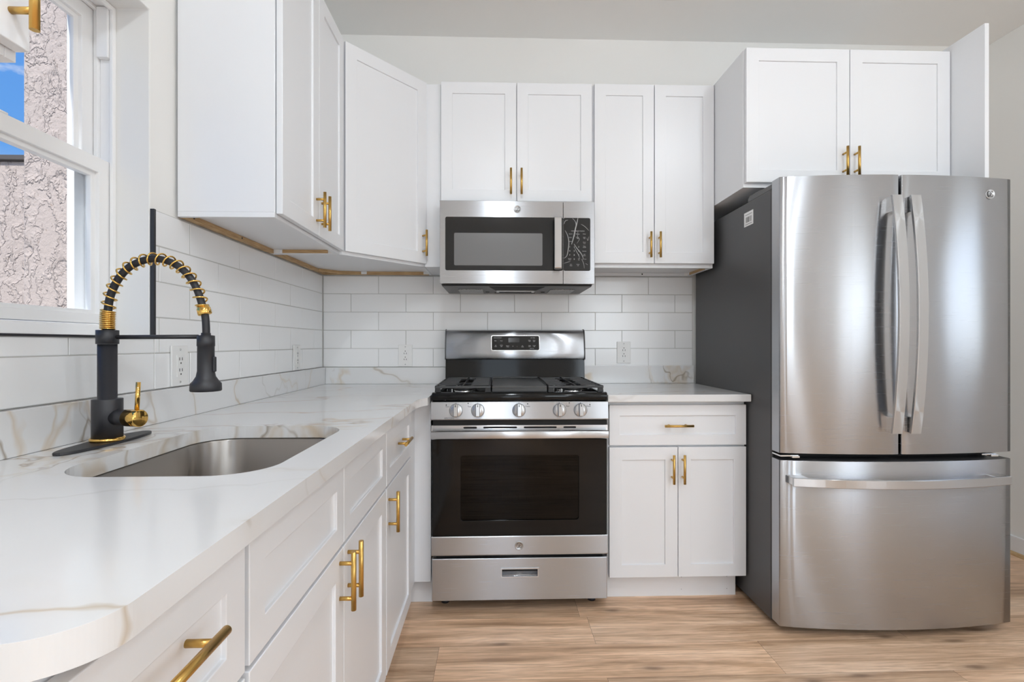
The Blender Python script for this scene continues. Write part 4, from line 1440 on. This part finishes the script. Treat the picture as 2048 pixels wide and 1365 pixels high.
emblem(dR, 2.9035 - fx0, fy(2.9035 - fx0) - 0.0008, 1.737, 0.019)
for xa, xb in ((0.004, 0.06), (0.84, 0.896)):
    b = MB().prism([(-0.60, 1.7725), (-0.60, 1.788), (-0.615, 1.800), (-0.70, 1.800), (-0.72, 1.796), (-0.80, 1.796), (-0.80, 1.7725)], xa, xb, 'x')
    b.build('hinge_cover', M['darkgrey'], fr, bevel=0.004)
for xa, xb in ((0.002, 0.075), (FW - 0.12, FW - 0.06)):
    b = MB().box(xa, xb, -0.86, -0.80, 0.702, 0.708).box(xb - 0.03, xb, -0.868, -0.85, 0.698, 0.706)
    b.build('hinge_bracket', M['chrome'], fr, bevel=0.001)
# white label on the side
b = MB()
b.use(M['sticker'])
ys0, ys1, zs0, zs1 = -0.657, -0.578, 1.668, 1.730
b.box(-0.0008, -0.0001, ys0, ys1, zs0, zs1)
b.use(M['ink'])
for k in range(14):
    y = ys0 + 0.014 + k * 0.0037
    b.box(-0.0011, -0.0008, y, y + random.choice((0.0008, 0.0014, 0.002)), 1.684, 1.708)
b.use(M['ink'])
for k, z in enumerate((1.718, 1.676)):
    for q in range(9):
        y = ys0 + 0.010 + q * 0.0066
        b.box(-0.0011, -0.0008, y, y + 0.004, z - 0.0014, z + 0.0014)
o = b.build('side_label', None, fr)
o['label'] = 'white barcode label'

# ------------------------------------------------------------------ lamps in the ceiling (they light the room)
for i, (lx, ly, lw) in enumerate(LAMPS):
    r = thing('ceiling_light', 'small round white flush ceiling light with a glass dome', 'light', (lx, ly, CEIL), 0, 'flush ceiling lights')
    MB().lathe([(0.110, -0.0005), (0.110, -0.012), (0.104, -0.018), (0.0, -0.018)], (0, 0, 0), 'z', 36).build('base', M['vinyl'], r)
    dome = [(LAMP_R * math.cos(math.radians(a)), -0.0185 - LAMP_R * math.sin(math.radians(a))) for a in range(0, 91, 9)]
    dome[-1] = (0.0, dome[-1][1])
    MB().lathe(dome, (0, 0, 0), 'z', 32).build('glass_dome', LENS[lw], r)

# ------------------------------------------------------------------ outdoors, through the sink window
g = MB().box(-9, -WT - 0.001, -9, 6, -0.35, -0.3).build('garden_ground', M['ground'])
struct(g)
def stucco_block(b, x0, x1, y0, y1, z0, z1, n=0):
    b.box(x0, x1, y0, y1, z0, z1)
nb = thing('neighbour_house', 'tall stucco neighbour wall seen through the right of the window', 'building', (-0.64, -0.6, -0.3))
MB().box(-0.417, 0.417, 0, 0.25, 0.001, 4.9).build('wall', M['stucco'], nb, bevel=0.012)
MB().box(-0.43, 0.42, -0.02, 0.27, 4.901, 5.0).build('parapet_cap', M['flashing'], nb)
nb = thing('neighbour_shed', 'low stucco outbuilding with dark roof edge at far left beyond the window', 'building', (-1.9, -0.3, -0.3))
MB().box(-1.4, 0.95, 0, 2.0, 0.001, 2.33).build('wall', M['stucco'], nb, bevel=0.012)
MB().box(-1.44, 0.98, -0.02, 2.02, 2.331, 2.352).build('roof_edge', M['flashing'], nb)
